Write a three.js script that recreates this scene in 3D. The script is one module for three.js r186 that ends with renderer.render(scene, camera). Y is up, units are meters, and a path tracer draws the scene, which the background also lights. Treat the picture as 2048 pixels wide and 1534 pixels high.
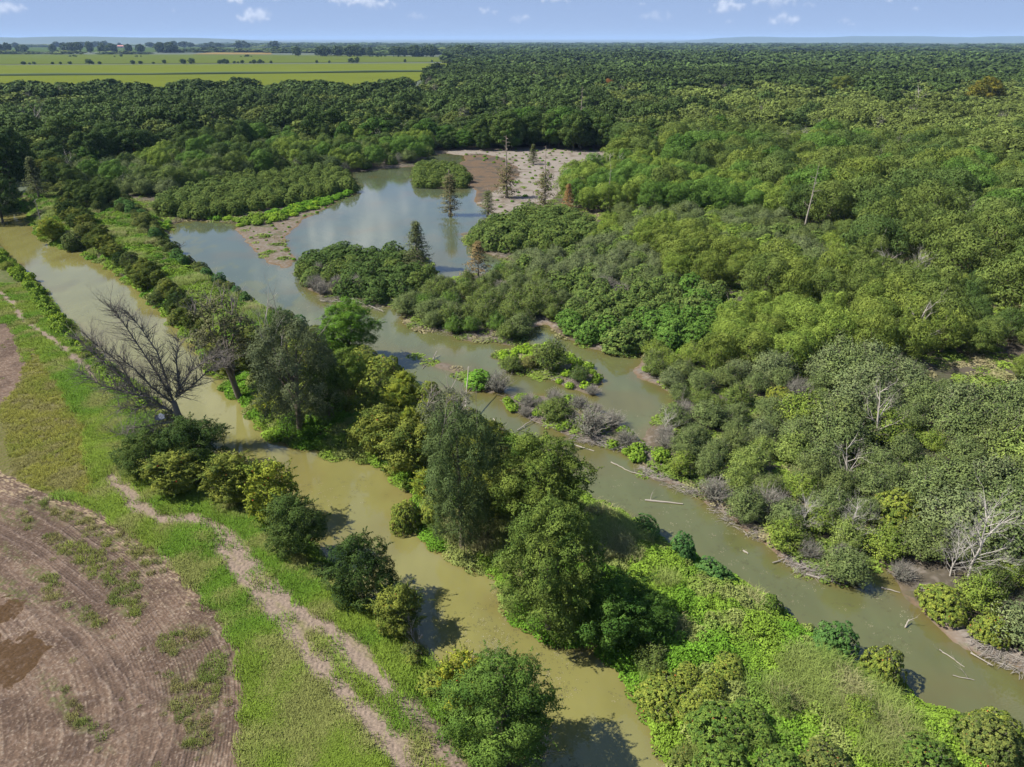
import * as THREE from 'three';

// ---------- camera, sky, sun, exposure ----------
const scene = new THREE.Scene();
const EYE = 45, FPX = 1471, PITCH = Math.atan((767 - 80) / FPX);
const camera = new THREE.PerspectiveCamera(2 * Math.atan(767 / FPX) * 180 / Math.PI, 1024 / 767, 1, 60000);
camera.position.set(0, EYE, 0);
camera.rotation.x = -PITCH;
scene.add(camera);
const renderer = new THREE.WebGLRenderer();
renderer.toneMapping = THREE.LinearToneMapping;
renderer.toneMappingExposure = 2.35;
renderer.shadowMap.enabled = true;
const SUN = new THREE.Vector3(-0.67, 0.745, 0.03).normalize();
const sun = new THREE.DirectionalLight(new THREE.Color().setRGB(1.0, 0.955, 0.86), 5.0);
sun.position.copy(SUN).multiplyScalar(400);
sun.target.position.set(0, 0, -120);
sun.position.add(sun.target.position);
sun.castShadow = true;
sun.shadow.mapSize.set(4096, 4096);
Object.assign(sun.shadow.camera, { left: -220, right: 220, top: 220, bottom: -220, near: 1, far: 900 });
scene.add(sun, sun.target);

// ---------- numbers ----------
function rng(seed) {
  let a = seed >>> 0;
  return () => { a = (a + 0x6D2B79F5) >>> 0; let t = Math.imul(a ^ (a >>> 15), 1 | a); t = (t + Math.imul(t ^ (t >>> 7), 61 | t)) ^ t; return ((t ^ (t >>> 14)) >>> 0) / 4294967296; };
}
const lerp = (a, b, t) => a + (b - a) * t, clamp = (x, a = 0, b = 1) => x < a ? a : x > b ? b : x;
const smooth = (a, b, x) => { const t = clamp((x - a) / (b - a)); return t * t * (3 - 2 * t); };
function hash2(ix, iy) { let h = Math.imul(ix, 374761393) ^ Math.imul(iy, 668265263); h = Math.imul(h ^ (h >>> 13), 1274126177); return ((h ^ (h >>> 16)) >>> 0) / 4294967296; }
function vn(x, y) {
  const ix = Math.floor(x), iy = Math.floor(y), fx = x - ix, fy = y - iy, s = fx * fx * (3 - 2 * fx), t = fy * fy * (3 - 2 * fy);
  const a = hash2(ix, iy), b = hash2(ix + 1, iy), c = hash2(ix, iy + 1), d = hash2(ix + 1, iy + 1);
  return a + (b - a) * s + (c - a) * t + (a - b - c + d) * s * t;
}
function fbm(x, y, n = 4) { let s = 0, a = 0.5, w = 0; for (let i = 0; i < n; i++) { s += a * vn(x, y); w += a; a *= 0.5; const nx = x * 1.62 + y * 1.18 + 17.3; y = y * 1.62 - x * 1.18 + 5.7; x = nx; } return s / w; }
function vn3(x, y, z) { return 0.5 * vn(x + z * 0.7, y - z * 0.6) + 0.5 * vn(z + 31.7 + x * 0.3, y + x * 0.8 + 11.1); }
// a pixel of the photograph (2048 x 1534) gives a direction; its distance comes from the level ground it meets
function P(px, py, y = 0) {
  const dx = (px - 1024) / FPX, dy = (767 - py) / FPX, c = Math.cos(PITCH), s = Math.sin(PITCH);
  const wy = dy * c - s, wz = -dy * s - c, t = (y - EYE) / Math.min(wy, -0.0008);
  return [dx * t, wz * t];
}
const poly = (pts, y = 0) => pts.map(([a, b]) => P(a, b, y));
function inside(q, x, z) {
  let r = false;
  for (let i = 0, j = q.length - 1; i < q.length; j = i++) { const [xi, zi] = q[i], [xj, zj] = q[j]; if ((zi > z) !== (zj > z) && x < (xj - xi) * (z - zi) / (zj - zi) + xi) r = !r; }
  return r;
}
function distLine(q, x, z) {
  let best = 1e9;
  for (let i = 0; i + 1 < q.length; i++) {
    const [ax, az] = q[i], [bx, bz] = q[i + 1], ux = bx - ax, uz = bz - az, t = clamp(((x - ax) * ux + (z - az) * uz) / (ux * ux + uz * uz));
    const d = (x - ax - ux * t) ** 2 + (z - az - uz * t) ** 2; if (d < best) best = d;
  }
  return Math.sqrt(best);
}

// ---------- sky: clear air with scattered fair-weather clouds ----------
{
  const W = 4096, H = 2048, data = new Float32Array(W * H * 4), D = Math.PI / 180;
  for (let row = 0; row < H; row++) {
    const up = ((row + 0.5) / H - 0.5) * Math.PI, y = Math.sin(up), cu = Math.cos(up), k = y > 0 ? Math.pow(clamp(y), 0.45) : 0;
    for (let col = 0; col < W; col++) {
      const o = (row * W + col) * 4; data[o + 3] = 1;
      if (y <= 0) { data[o] = 0.09; data[o + 1] = 0.105; data[o + 2] = 0.07; continue; }
      const az = ((col + 0.5) / W - 0.5) * 2 * Math.PI, glow = Math.max(0, Math.cos(az) * cu * SUN.x + y * SUN.y + Math.sin(az) * cu * SUN.z), gl = Math.pow(glow, 6) * 0.09;
      data[o] = lerp(0.176, 0.055, k) + gl; data[o + 1] = lerp(0.232, 0.115, k) + gl * 0.95; data[o + 2] = lerp(0.338, 0.262, k) + gl * 0.85;
    }
  }
  const r = rng(88);
  const cloud = (az, el, wide, op) => { // a flat-based heap of puffs
    const n = 5 + Math.floor(r() * 5), puffs = [], tall = wide * (0.16 + 0.16 * r()); for (let k = 0; k < n; k++) { const t = (k + r()) / n - 0.5; puffs.push([t * wide, tall * (0.25 + 0.5 * r()) * (1 - 2.4 * t * t), wide * (0.10 + 0.14 * r()) * (1.1 - 1.5 * Math.abs(t))]); }
    const ce = Math.cos(el * D), r0 = Math.floor(((el - wide * 0.4) / 180 + 0.5) * H), r1 = Math.ceil(((el + wide * 0.7) / 180 + 0.5) * H), cw = Math.ceil(wide * 0.85 / ce / 360 * W), c0 = Math.round((az / 360 + 0.5) * W), se = r() * 100;
    for (let row = Math.max(H / 2 + 3, r0); row < Math.min(H, r1); row++) for (let dc = -cw; dc <= cw; dc++) {
      const col = ((c0 + dc) % W + W) % W, yy = ((row + 0.5) / H - 0.5) * 180 - el, xx = dc / W * 360 * ce, q = 9 / wide, wx = xx + (fbm(xx * q + se, yy * q, 3) - 0.5) * wide * 0.34, wy = yy + (fbm(xx * q, yy * q + se, 3) - 0.5) * wide * 0.26; let m = 0, lit = 0;
      for (const [px, py, pr] of puffs) { const d = Math.hypot(wx - px, (wy - py) * 1.25) / pr, f = smooth(1.3, 0.2, d); if (f > m) m = f; lit = Math.max(lit, f * clamp(0.55 + (wy - py) / pr * 0.5)); }
      m *= smooth(-0.10 * wide, 0.02 * wide, wy) * op * (0.6 + 0.6 * fbm(xx * q * 1.6 + se, yy * q * 1.6, 3)); if (m <= 0) continue; m = Math.min(m, 0.95);
      const o = (row * W + col) * 4, b = lerp(0.34, 0.60, lit); data[o] = lerp(data[o], b * 0.95, m); data[o + 1] = lerp(data[o + 1], b * 0.98, m); data[o + 2] = lerp(data[o + 2], b * 1.06, m);
    }
  };
  const band = (n, e0, e1, w0, w1, o0, o1) => { for (let k = 0; k < n; k++) { const t = r(); cloud((k + r()) / n * 360 - 180, lerp(e0, e1, t), lerp(w0, w1, Math.pow(r(), 1.7)) * lerp(0.75, 1.25, t), lerp(o0, o1, r())); } };
  band(330, 0.9, 4.0, 0.5, 3.4, 0.08, 0.42); band(230, 4, 12, 1.8, 6, 0.4, 0.95); band(150, 12, 32, 5, 14, 0.6, 1); band(34, 32, 75, 10, 20, 0.5, 1);
  const t = new THREE.DataTexture(data, W, H, THREE.RGBAFormat, THREE.FloatType);
  t.mapping = THREE.EquirectangularReflectionMapping; t.magFilter = THREE.LinearFilter; t.minFilter = THREE.LinearFilter; t.needsUpdate = true;
  scene.background = t; scene.environment = t;
}

// ---------- naming ----------
const used = new Map();
function numbered(name) { const n = used.get(name) || 0; used.set(name, n + 1); return n ? name + '_' + String(n).padStart(3, '0') : name; }
function tag(o, label, category, group, kind) {
  o.userData = { label, category }; if (group) o.userData.group = group; if (kind) o.userData.kind = kind; return o;
}
function addTop(o, name) { o.name = numbered(name); scene.add(o); return o; }
function structure(mesh, name, label) { addTop(mesh, name); mesh.userData = { kind: 'structure', label, category: name.split('_').pop() }; return mesh; }

// ---------- layout of land and water, traced on the level of the water ----------
const GX0 = -150, GX1 = 150, GZ0 = -360, GZ1 = -22, CELL = 0.4, NX = Math.round((GX1 - GX0) / CELL), NZ = Math.round((GZ1 - GZ0) / CELL);
const canal1L = [[-80, 430], [0, 487], [20, 518], [55, 541], [79, 572], [103, 606], [130, 637], [150, 661], [164, 678], [191, 698], [219, 726], [239, 745], [300, 800], [370, 862], [440, 926], [520, 1004], [600, 1082], [680, 1152], [760, 1228], [825, 1300], [896, 1388], [960, 1462], [1040, 1550], [1150, 1680]];
const canal1R = [[-80, 395], [-20, 405], [32, 409], [60, 430], [75, 470], [110, 492], [171, 503], [181, 516], [226, 540], [260, 565], [284, 590], [308, 610], [345, 640], [403, 700], [425, 745], [462, 782], [492, 802], [505, 835], [545, 872], [610, 895], [700, 915], [758, 935], [815, 972], [850, 1050], [885, 1100], [930, 1125], [985, 1130], [1010, 1185], [1040, 1245], [1095, 1285], [1170, 1290], [1240, 1318], [1252, 1363], [1282, 1407], [1325, 1443], [1336, 1497], [1350, 1540], [1400, 1680]];
const canal2Near = [[332, 476], [352, 505], [395, 540], [440, 565], [485, 592], [530, 620], [575, 640], [615, 668], [680, 690], [735, 716], [785, 750], [825, 768], [860, 790], [905, 815], [960, 845], [1020, 880], [1070, 915], [1105, 948], [1165, 1000], [1230, 1030], [1310, 1070], [1340, 1095], [1395, 1122], [1485, 1178], [1525, 1200], [1585, 1240], [1620, 1262], [1690, 1310], [1780, 1368], [1840, 1410], [1900, 1440], [1950, 1460], [2100, 1540]];
const canal2Far = [[2140, 1420], [2031, 1354], [1995, 1331], [1924, 1296], [1862, 1250], [1813, 1196], [1790, 1165], [1746, 1150], [1679, 1169], [1576, 1140], [1550, 1117], [1518, 1086], [1478, 1050], [1407, 1015], [1380, 979], [1347, 975], [1280, 952], [1271, 917], [1285, 885], [1305, 850], [1330, 822], [1350, 792], [1320, 778], [1285, 760], [1268, 742], [1290, 718], [1253, 709], [1183, 699], [1125, 676], [1085, 650], [1050, 660], [1035, 690], [1023, 690], [924, 681], [893, 662], [842, 660], [818, 656], [801, 630], [785, 612], [763, 612], [705, 597], [637, 592], [613, 578], [603, 558], [586, 545], [606, 527], [671, 503], [722, 504], [773, 514], [808, 514], [855, 518], [864, 532], [874, 553], [905, 566], [931, 545], [979, 547], [1008, 540], [1013, 519], [979, 509], [944, 492], [927, 482], [917, 467], [961, 461], [979, 451], [1002, 441], [999, 434], [979, 427], [951, 406], [948, 379], [934, 372], [900, 352], [893, 335], [931, 321], [924, 311], [893, 307], [855, 311], [846, 331], [739, 341], [702, 346], [712, 369], [705, 389], [678, 402], [647, 419], [613, 439], [585, 459], [573, 477], [585, 502], [596, 521], [579, 536], [562, 540], [530, 521], [496, 493], [478, 468], [472, 446], [427, 443], [372, 441], [340, 452]];
const islands = [
  [[828, 344], [850, 336], [890, 337], [922, 345], [934, 362], [928, 376], [890, 378], [845, 374], [826, 360]],
  [[816, 706], [840, 712], [880, 722], [938, 740], [985, 762], [1005, 782], [985, 790], [950, 770], [925, 752], [860, 726], [820, 712]],
  [[1000, 788], [1040, 800], [1090, 792], [1140, 800], [1195, 822], [1235, 848], [1250, 866], [1275, 880], [1300, 905], [1275, 920], [1225, 893], [1165, 875], [1120, 866], [1060, 838], [1015, 815]],
  [[999, 711], [1030, 700], [1070, 690], [1120, 698], [1160, 722], [1196, 748], [1206, 780], [1200, 795], [1160, 782], [1115, 770], [1074, 750], [1022, 744], [1005, 728]],
];
const W1 = poly([...canal1L, ...canal1R.slice().reverse()]), W2 = poly([...canal2Near, ...canal2Far]);
const ISL = islands.map((q) => poly(q));
const stubs = [poly([[120, 343], [145, 340], [150, 352], [135, 358]]), poly([[178, 368], [215, 376], [232, 398], [205, 400], [180, 385]]), poly([[1700, 1152], [1735, 1130], [1790, 1140], [1800, 1170], [1740, 1180]])];
const LEVEE = poly([...canal1R.slice(2), ...canal2Near.slice().reverse(), [300, 430], [230, 390], [170, 345], [120, 330], [80, 360]]);
const FLAT = poly([[893, 307], [910, 297], [1013, 297], [1110, 292], [1235, 290], [1225, 312], [1150, 330], [1125, 380], [1090, 412], [1055, 432], [1006, 445], [979, 430], [940, 405], [925, 375], [930, 355], [890, 345]]);
const WET = poly([[915, 312], [960, 308], [1010, 318], [1035, 335], [1040, 355], [1010, 372], [985, 385], [965, 405], [945, 405], [932, 372], [935, 350], [905, 335]]);
const SPIT = poly([[472, 446], [520, 452], [560, 440], [600, 425], [650, 405], [690, 392], [690, 402], [640, 425], [600, 450], [578, 478], [600, 520], [565, 545], [520, 520], [485, 485]]);
const SHORES = [[[1800, 1180], [1865, 1222], [1930, 1262], [2060, 1322], [2160, 1395], [2040, 1372], [1924, 1304], [1862, 1258]], [[1255, 745], [1300, 712], [1322, 722], [1292, 745], [1312, 765], [1352, 783], [1345, 797], [1290, 778]], [[1400, 995], [1480, 1032], [1530, 1072], [1595, 1128], [1580, 1148], [1510, 1090], [1468, 1056], [1400, 1022]], [[1080, 513], [1150, 505], [1158, 515], [1090, 522]], [[1040, 645], [1095, 640], [1110, 662], [1050, 675]], [[872, 560], [905, 560], [915, 578], [880, 580]], [[1275, 905], [1300, 925], [1400, 975], [1395, 990], [1330, 975], [1272, 950]]].map((q) => poly(q));
const WEST = poly([...canal1L, [-1500, 1680], [-1500, 430]]);

const SKY_TINTED = poly([[330, 440], [480, 440], [700, 340], [930, 300], [1010, 440], [1020, 550], [900, 570], [640, 590], [540, 590], [420, 540]]);  // stretch of water whose colour map has the sky reflection painted in
const wet = new Uint8Array(NX * NZ), cls = new Uint8Array(NX * NZ); // cls: 0 marsh, 1 water, 2 dry flat, 3 wet flat, 4 levee, 5 west bank, 6 spit, 7 island
{
  const bbox = (q) => q.reduce((b, [x, z]) => [Math.min(b[0], x), Math.max(b[1], x), Math.min(b[2], z), Math.max(b[3], z)], [1e9, -1e9, 1e9, -1e9]);
  const paint = (q, f) => {
    const b = bbox(q), i0 = Math.max(0, Math.floor((b[0] - 2 - GX0) / CELL)), i1 = Math.min(NX - 1, Math.ceil((b[1] + 2 - GX0) / CELL)), j0 = Math.max(0, Math.floor((b[2] - 2 - GZ0) / CELL)), j1 = Math.min(NZ - 1, Math.ceil((b[3] + 2 - GZ0) / CELL));
    for (let j = j0; j <= j1; j++) for (let i = i0; i <= i1; i++) {
      let x = GX0 + (i + 0.5) * CELL, z = GZ0 + (j + 0.5) * CELL;
      x += (vn(x * 0.33, z * 0.33) - 0.5) * 1.5 + (vn(x * 1.1 + 9, z * 1.1) - 0.5) * 0.7; z += (vn(x * 0.33 + 50, z * 0.33 + 20) - 0.5) * 1.5 + (vn(x * 1.1, z * 1.1 + 70) - 0.5) * 0.7;
      if (inside(q, x, z)) f(j * NX + i);
    }
  };
  paint(FLAT, (k) => { cls[k] = 2; }); paint(WET, (k) => { cls[k] = 3; }); paint(SPIT, (k) => { cls[k] = 6; }); for (const q of SHORES) paint(q, (k) => { cls[k] = 2; });
  paint(LEVEE, (k) => { cls[k] = 4; }); paint(WEST, (k) => { cls[k] = 5; });
  paint(W2, (k) => { wet[k] = 1; }); for (const q of ISL) paint(q, (k) => { wet[k] = 0; cls[k] = 7; });
  paint(W1, (k) => { wet[k] = 1; }); for (const q of stubs) paint(q, (k) => { wet[k] = 1; });
  for (let k = 0; k < wet.length; k++) if (wet[k]) cls[k] = 1;
}
function edt(mask) { // distance in metres to the nearest cell where mask is 1
  const INF = 1e9, f = new Float32Array(NX * NZ), n = Math.max(NX, NZ), v = new Int32Array(n), zz = new Float32Array(n + 1), line = new Float32Array(n), outp = new Float32Array(n);
  for (let k = 0; k < f.length; k++) f[k] = mask[k] ? 0 : INF;
  const run = (len) => {
    let k = 0; v[0] = 0; zz[0] = -INF; zz[1] = INF;
    for (let q = 1; q < len; q++) {
      let s; do { const r = v[k]; s = (line[q] + q * q - line[r] - r * r) / (2 * q - 2 * r); } while (s <= zz[k] && --k >= 0);
      k++; v[k] = q; zz[k] = s; zz[k + 1] = INF;
    }
    k = 0; for (let q = 0; q < len; q++) { while (zz[k + 1] < q) k++; outp[q] = (q - v[k]) ** 2 + line[v[k]]; }
  };
  for (let i = 0; i < NX; i++) { for (let j = 0; j < NZ; j++) line[j] = f[j * NX + i]; run(NZ); for (let j = 0; j < NZ; j++) f[j * NX + i] = outp[j]; }
  for (let j = 0; j < NZ; j++) { for (let i = 0; i < NX; i++) line[i] = f[j * NX + i]; run(NX); for (let i = 0; i < NX; i++) f[j * NX + i] = Math.sqrt(outp[i]) * CELL; }
  return f;
}
const dry = wet.map((w) => 1 - w);
const toWater = edt(wet), toLand = edt(dry);
const H = new Float32Array(NX * NZ);
for (let j = 0; j < NZ; j++) for (let i = 0; i < NX; i++) {
  const k = j * NX + i, x = GX0 + (i + 0.5) * CELL, z = GZ0 + (j + 0.5) * CELL, d = toWater[k] - 0.2, n = fbm(x * 0.5, z * 0.5, 3);
  if (wet[k]) { H[k] = -0.04 - Math.min(1.2, (toLand[k] - 0.2) * 0.22); continue; }
  const c = cls[k];
  if (c === 4) H[k] = 0.05 + 1.9 * smooth(0, 4.5, d) + 0.35 * (n - 0.5) * smooth(0, 2, d);
  else if (c === 5) H[k] = 0.05 + 1.25 * smooth(0, 3.2, d) + 0.12 * (n - 0.5) * smooth(0, 2, d);
  else if (c === 2 || c === 3 || c === 6) H[k] = 0.03 + Math.min(0.25, d * 0.03) + 0.04 * (n - 0.5);
  else H[k] = 0.03 + Math.min(0.4, d * 0.12) + 0.14 * (n - 0.5) * smooth(0, 2, d);
}
{ // soften steps between kinds of land
  const t = new Float32Array(H.length);
  for (let pass = 0; pass < 3; pass++) { t.set(H); for (let j = 1; j < NZ - 1; j++) for (let i = 1; i < NX - 1; i++) { const k = j * NX + i; H[k] = (t[k] * 4 + t[k - 1] + t[k + 1] + t[k - NX] + t[k + NX]) / 8; } }
}
const cellOf = (x, z) => { const i = Math.floor((x - GX0) / CELL), j = Math.floor((z - GZ0) / CELL); return i < 0 || j < 0 || i >= NX || j >= NZ ? -1 : j * NX + i; };
function sample(A, x, z, off = 0) {
  const fx = clamp((x - GX0) / CELL - 0.5, 0, NX - 1.001), fz = clamp((z - GZ0) / CELL - 0.5, 0, NZ - 1.001), i = Math.floor(fx), j = Math.floor(fz), u = fx - i, v = fz - j, k = j * NX + i;
  return lerp(lerp(A[k], A[k + 1], u), lerp(A[k + NX], A[k + NX + 1], u), v);
}
const hAt = (x, z) => cellOf(x, z) < 0 ? 0.2 : sample(H, x, z);
const clsAt = (x, z) => { const k = cellOf(x, z); return k < 0 ? 0 : cls[k]; };

// ---------- textures ----------
function colourTexture(w, h, f) {
  const d = new Uint8Array(w * h * 4), c = [0, 0, 0];
  for (let j = 0; j < h; j++) for (let i = 0; i < w; i++) {
    f(i, j, c); const o = (j * w + i) * 4;
    for (let q = 0; q < 3; q++) { const v = clamp(c[q]); d[o + q] = Math.round(255 * (v <= 0.0031308 ? 12.92 * v : 1.055 * Math.pow(v, 1 / 2.4) - 0.055)); }
    d[o + 3] = 255;
  }
  const t = new THREE.DataTexture(d, w, h); t.colorSpace = THREE.SRGBColorSpace; t.magFilter = THREE.LinearFilter; t.minFilter = THREE.LinearMipmapLinearFilter; t.generateMipmaps = true; t.needsUpdate = true; return t;
}
function greyTexture(w, h, A) {
  const d = new Uint8Array(w * h * 4);
  for (let k = 0; k < w * h; k++) { d[k * 4] = d[k * 4 + 1] = d[k * 4 + 2] = clamp(A[k]) * 255; d[k * 4 + 3] = 255; }
  const t = new THREE.DataTexture(d, w, h); t.magFilter = THREE.LinearFilter; t.needsUpdate = true; return t;
}
const mix3 = (c, q, t) => { c[0] = lerp(c[0], q[0], t); c[1] = lerp(c[1], q[1], t); c[2] = lerp(c[2], q[2], t); };

// ---------- the ground of the marsh ----------
function sheet(xs, zs, hf, skip) {
  const pos = [], uv = [], idx = [], nx = xs.length, nz = zs.length;
  for (const z of zs) for (const x of xs) { pos.push(x, hf(x, z), z); uv.push((x - xs[0]) / (xs[nx - 1] - xs[0]), (z - zs[0]) / (zs[nz - 1] - zs[0])); }
  for (let j = 0; j + 1 < nz; j++) for (let i = 0; i + 1 < nx; i++) {
    if (skip && skip((xs[i] + xs[i + 1]) / 2, (zs[j] + zs[j + 1]) / 2)) continue;
    const a = j * nx + i; idx.push(a, a + nx, a + 1, a + 1, a + nx, a + nx + 1);
  }
  const g = new THREE.BufferGeometry();
  g.setAttribute('position', new THREE.Float32BufferAttribute(pos, 3)); g.setAttribute('uv', new THREE.Float32BufferAttribute(uv, 2)); g.setIndex(idx); g.computeVertexNormals(); return g;
}
const range = (a, b, s) => { const n = Math.max(1, Math.round((b - a) / s)), r = []; for (let i = 0; i <= n; i++) r.push(a + (b - a) * i / n); return r; };
{
  const T = 2048, tex = colourTexture(T, T, (i, j, c) => {
    const x = GX0 + (i + 0.5) / T * (GX1 - GX0), z = GZ0 + (j + 0.5) / T * (GZ1 - GZ0), wx = x + (vn(x * 0.9, z * 0.9) - 0.5) * 1.2, wz = z + (vn(x * 0.9 + 7, z * 0.9 + 3) - 0.5) * 1.2;
    const k = clsAt(wx, wz), d = sample(toWater, x, z), n = fbm(x * 0.35, z * 0.35, 4), f = fbm(x * 2.3 + 5, z * 2.3, 3), g = hash2(i, j);
    if (k === 2) { c[0] = 0.34; c[1] = 0.29; c[2] = 0.25; mix3(c, [0.22, 0.175, 0.14], smooth(0.5, 0.75, n)); mix3(c, [0.12, 0.15, 0.05], smooth(0.62, 0.75, f) * 0.6); }
    else if (k === 3) { c[0] = 0.17; c[1] = 0.115; c[2] = 0.07; mix3(c, [0.10, 0.085, 0.065], smooth(0.45, 0.65, n)); mix3(c, [0.24, 0.17, 0.11], smooth(0.6, 0.8, f) * 0.5); }
    else if (k === 6) { c[0] = 0.20; c[1] = 0.155; c[2] = 0.105; mix3(c, [0.25, 0.215, 0.18], smooth(0.45, 0.65, f)); mix3(c, [0.10, 0.12, 0.045], smooth(0.6, 0.72, n) * 0.7); }
    else if (k === 4) { c[0] = 0.10; c[1] = 0.105; c[2] = 0.045; mix3(c, [0.20, 0.165, 0.11], smooth(0.55, 0.75, f) * 0.6); mix3(c, [0.07, 0.10, 0.03], smooth(0.5, 0.7, n) * 0.6); }
    else if (k === 5) { c[0] = 0.11; c[1] = 0.135; c[2] = 0.035; mix3(c, [0.21, 0.18, 0.10], smooth(0.55, 0.75, f) * 0.6); }
    else if (k === 7) { c[0] = 0.24; c[1] = 0.20; c[2] = 0.165; mix3(c, [0.14, 0.115, 0.085], smooth(0.5, 0.7, f)); }
    else { c[0] = 0.13; c[1] = 0.11; c[2] = 0.08; mix3(c, [0.26, 0.22, 0.185], smooth(0.5, 0.72, f) * smooth(7, 1, d)); mix3(c, [0.075, 0.09, 0.035], smooth(0.5, 0.7, n) * 0.7); }
    const rim = smooth(1.7, 0.3, d + (f - 0.5) * 1.6); // the silty, rust-brown band that the falling water left
    if (k !== 5 && k !== 4) mix3(c, k === 3 || k === 6 || k === 2 ? [0.20, 0.125, 0.06] : [0.19, 0.145, 0.095], rim * 0.7);
    const s = (0.82 + 0.3 * g * 0.6 + 0.2 * (f - 0.5)) * 0.52; c[0] *= s; c[1] *= s; c[2] *= s;
  });
  const xs = range(GX0, GX1, 0.85), zs = [...range(GZ0, -150, 1.0), ...range(-150, GZ1, 0.75).slice(1)];
  const m = new THREE.Mesh(sheet(xs, zs, (x, z) => sample(H, x, z)), new THREE.MeshPhysicalMaterial({ map: tex, roughness: 0.95, specularIntensity: 0.25 }));
  structure(m, 'ground', 'muddy marsh ground with banks, flats and low islands around the water');
}

// ---------- water: still and silty ----------
{
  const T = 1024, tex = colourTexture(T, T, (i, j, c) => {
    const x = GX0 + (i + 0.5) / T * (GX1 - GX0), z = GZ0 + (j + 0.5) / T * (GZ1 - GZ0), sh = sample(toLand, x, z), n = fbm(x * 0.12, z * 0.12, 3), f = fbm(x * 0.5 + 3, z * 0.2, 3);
    const west = inside(W1, x, z) ? 1 : 0, wx = x + (n - 0.5) * 22, wz = z + (f - 0.5) * 30, skyTinted = inside(SKY_TINTED, wx, wz) ? 1 : 0;
    c[0] = lerp(0.070, 0.128, west); c[1] = lerp(0.075, 0.120, west); c[2] = lerp(0.028, 0.040, west); if (skyTinted) { c[0] = 0.056; c[1] = 0.068; c[2] = 0.038; } // lagoon and upper canal: sky reflection painted in as a darker, bluer tone
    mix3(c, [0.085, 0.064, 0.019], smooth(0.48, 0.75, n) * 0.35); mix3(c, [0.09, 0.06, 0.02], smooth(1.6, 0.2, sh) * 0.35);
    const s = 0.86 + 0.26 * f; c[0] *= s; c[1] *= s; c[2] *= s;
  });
  const bump = new Float32Array(512 * 512); for (let j = 0; j < 512; j++) for (let i = 0; i < 512; i++) { const u = i / 512 * Math.PI * 2, v = j / 512 * Math.PI * 2; let s = 0; for (let q = 1; q < 22; q++) s += Math.sin(Math.floor(hash2(q, 3) * 26 - 10) * u + Math.floor(hash2(q, 9) * 26 + 3) * v + q * 2.3); bump[j * 512 + i] = 0.5 + s * 0.035; }
  const bt = greyTexture(512, 512, bump); bt.wrapS = bt.wrapT = THREE.RepeatWrapping; bt.repeat.set(60, 66);
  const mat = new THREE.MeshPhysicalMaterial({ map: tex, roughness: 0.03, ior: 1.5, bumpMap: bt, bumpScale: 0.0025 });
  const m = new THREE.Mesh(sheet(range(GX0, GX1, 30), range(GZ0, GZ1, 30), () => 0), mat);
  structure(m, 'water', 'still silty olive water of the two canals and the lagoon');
}

// ---------- the farm side: ploughed ground, grassy margin and track ----------
const F6 = (pts) => pts.map(([a, b]) => P(a * 0.4459, 850 + b * 0.4459, 1.3));
const SOIL = poly([[-1200, 930], [0, 946], [45, 966], [89, 984], [192, 1015], [250, 1055], [321, 1100], [384, 1158], [437, 1220], [473, 1283], [495, 1350], [497, 1394], [491, 1474], [482, 1534], [460, 1700], [-1200, 1700]], 1.3);
const SOIL2 = poly([[-900, 560], [-100, 596], [0, 636], [20, 653], [42, 690], [51, 728], [38, 769], [10, 803], [-20, 830], [-10, 880], [0, 946], [-1200, 930]], 1.3);
const CROP = poly([[-20, 830], [10, 803], [38, 769], [51, 728], [60, 690], [95, 730], [140, 800], [175, 850], [178, 920], [190, 1000], [89, 984], [0, 946]], 1.3);
const RUTS = [poly([[-40, 560], [20, 600], [45, 640], [95, 672], [140, 705], [180, 745], [215, 790]], 1.3), poly([[222, 955], [268, 1010], [320, 1040], [379, 1036], [437, 1062], [490, 1113], [535, 1165], [580, 1214], [647, 1255], [696, 1300], [767, 1368], [830, 1430], [900, 1510], [960, 1600]], 1.3), poly([[430, 1085], [470, 1130], [508, 1175], [557, 1233], [600, 1290], [638, 1331], [713, 1407], [800, 1510], [850, 1600]], 1.3)];
const TYRES = [
  F6([[-60, 320], [0, 335], [110, 355], [230, 425], [360, 515], [480, 605], [550, 655]]), F6([[-60, 440], [0, 470], [180, 570], [380, 730], [450, 785]]),
  F6([[0, 640], [30, 670], [140, 812], [320, 940], [430, 1050], [520, 1180], [580, 1270], [610, 1380], [612, 1470], [590, 1600]]), F6([[330, 820], [380, 880], [490, 1000], [570, 1100], [660, 1190], [740, 1250], [800, 1280]]),
  F6([[420, 1375], [500, 1340], [600, 1290], [740, 1240]]), F6([[420, 1435], [500, 1400], [620, 1340], [740, 1290]]), F6([[680, 1310], [693, 1400], [640, 1510], [600, 1600]]), F6([[735, 1310], [752, 1400], [700, 1534], [670, 1620]]), F6([[650, 1320], [660, 1400], [640, 1470]]), F6([[860, 1420], [850, 1500], [830, 1600]]),
];
const PUDDLES = [F6([[-80, 970], [0, 955], [110, 930], [180, 950], [252, 985], [190, 1060], [120, 1120], [60, 1170], [0, 1140], [-80, 1120]]), F6([[-40, 770], [60, 800], [90, 850], [40, 900], [-40, 880]])];
const WEEDS = [[450, 630, 190, 60, 0.62], [330, 820, 130, 45, 0.62], [80, 415, 90, 40, 0.5], [600, 560, 110, 60, 0.7], [420, 470, 120, 40, 0.6], [320, 1280, 170, 26, 0.85], [60, 740, 110, 26, 0.5], [220, 375, 110, 40, 0.5], [300, 550, 90, 40, 0.6], [500, 700, 110, 40, 0.6], [870, 1190, 130, 120, 1.2], [900, 1370, 90, 90, 1.3], [830, 960, 60, 120, 1.0], [960, 1080, 60, 90, 1.2], [560, 800, 80, 50, 0.7], [30, 560, 80, 30, 0.5], [180, 680, 60, 25, .6]];
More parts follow.
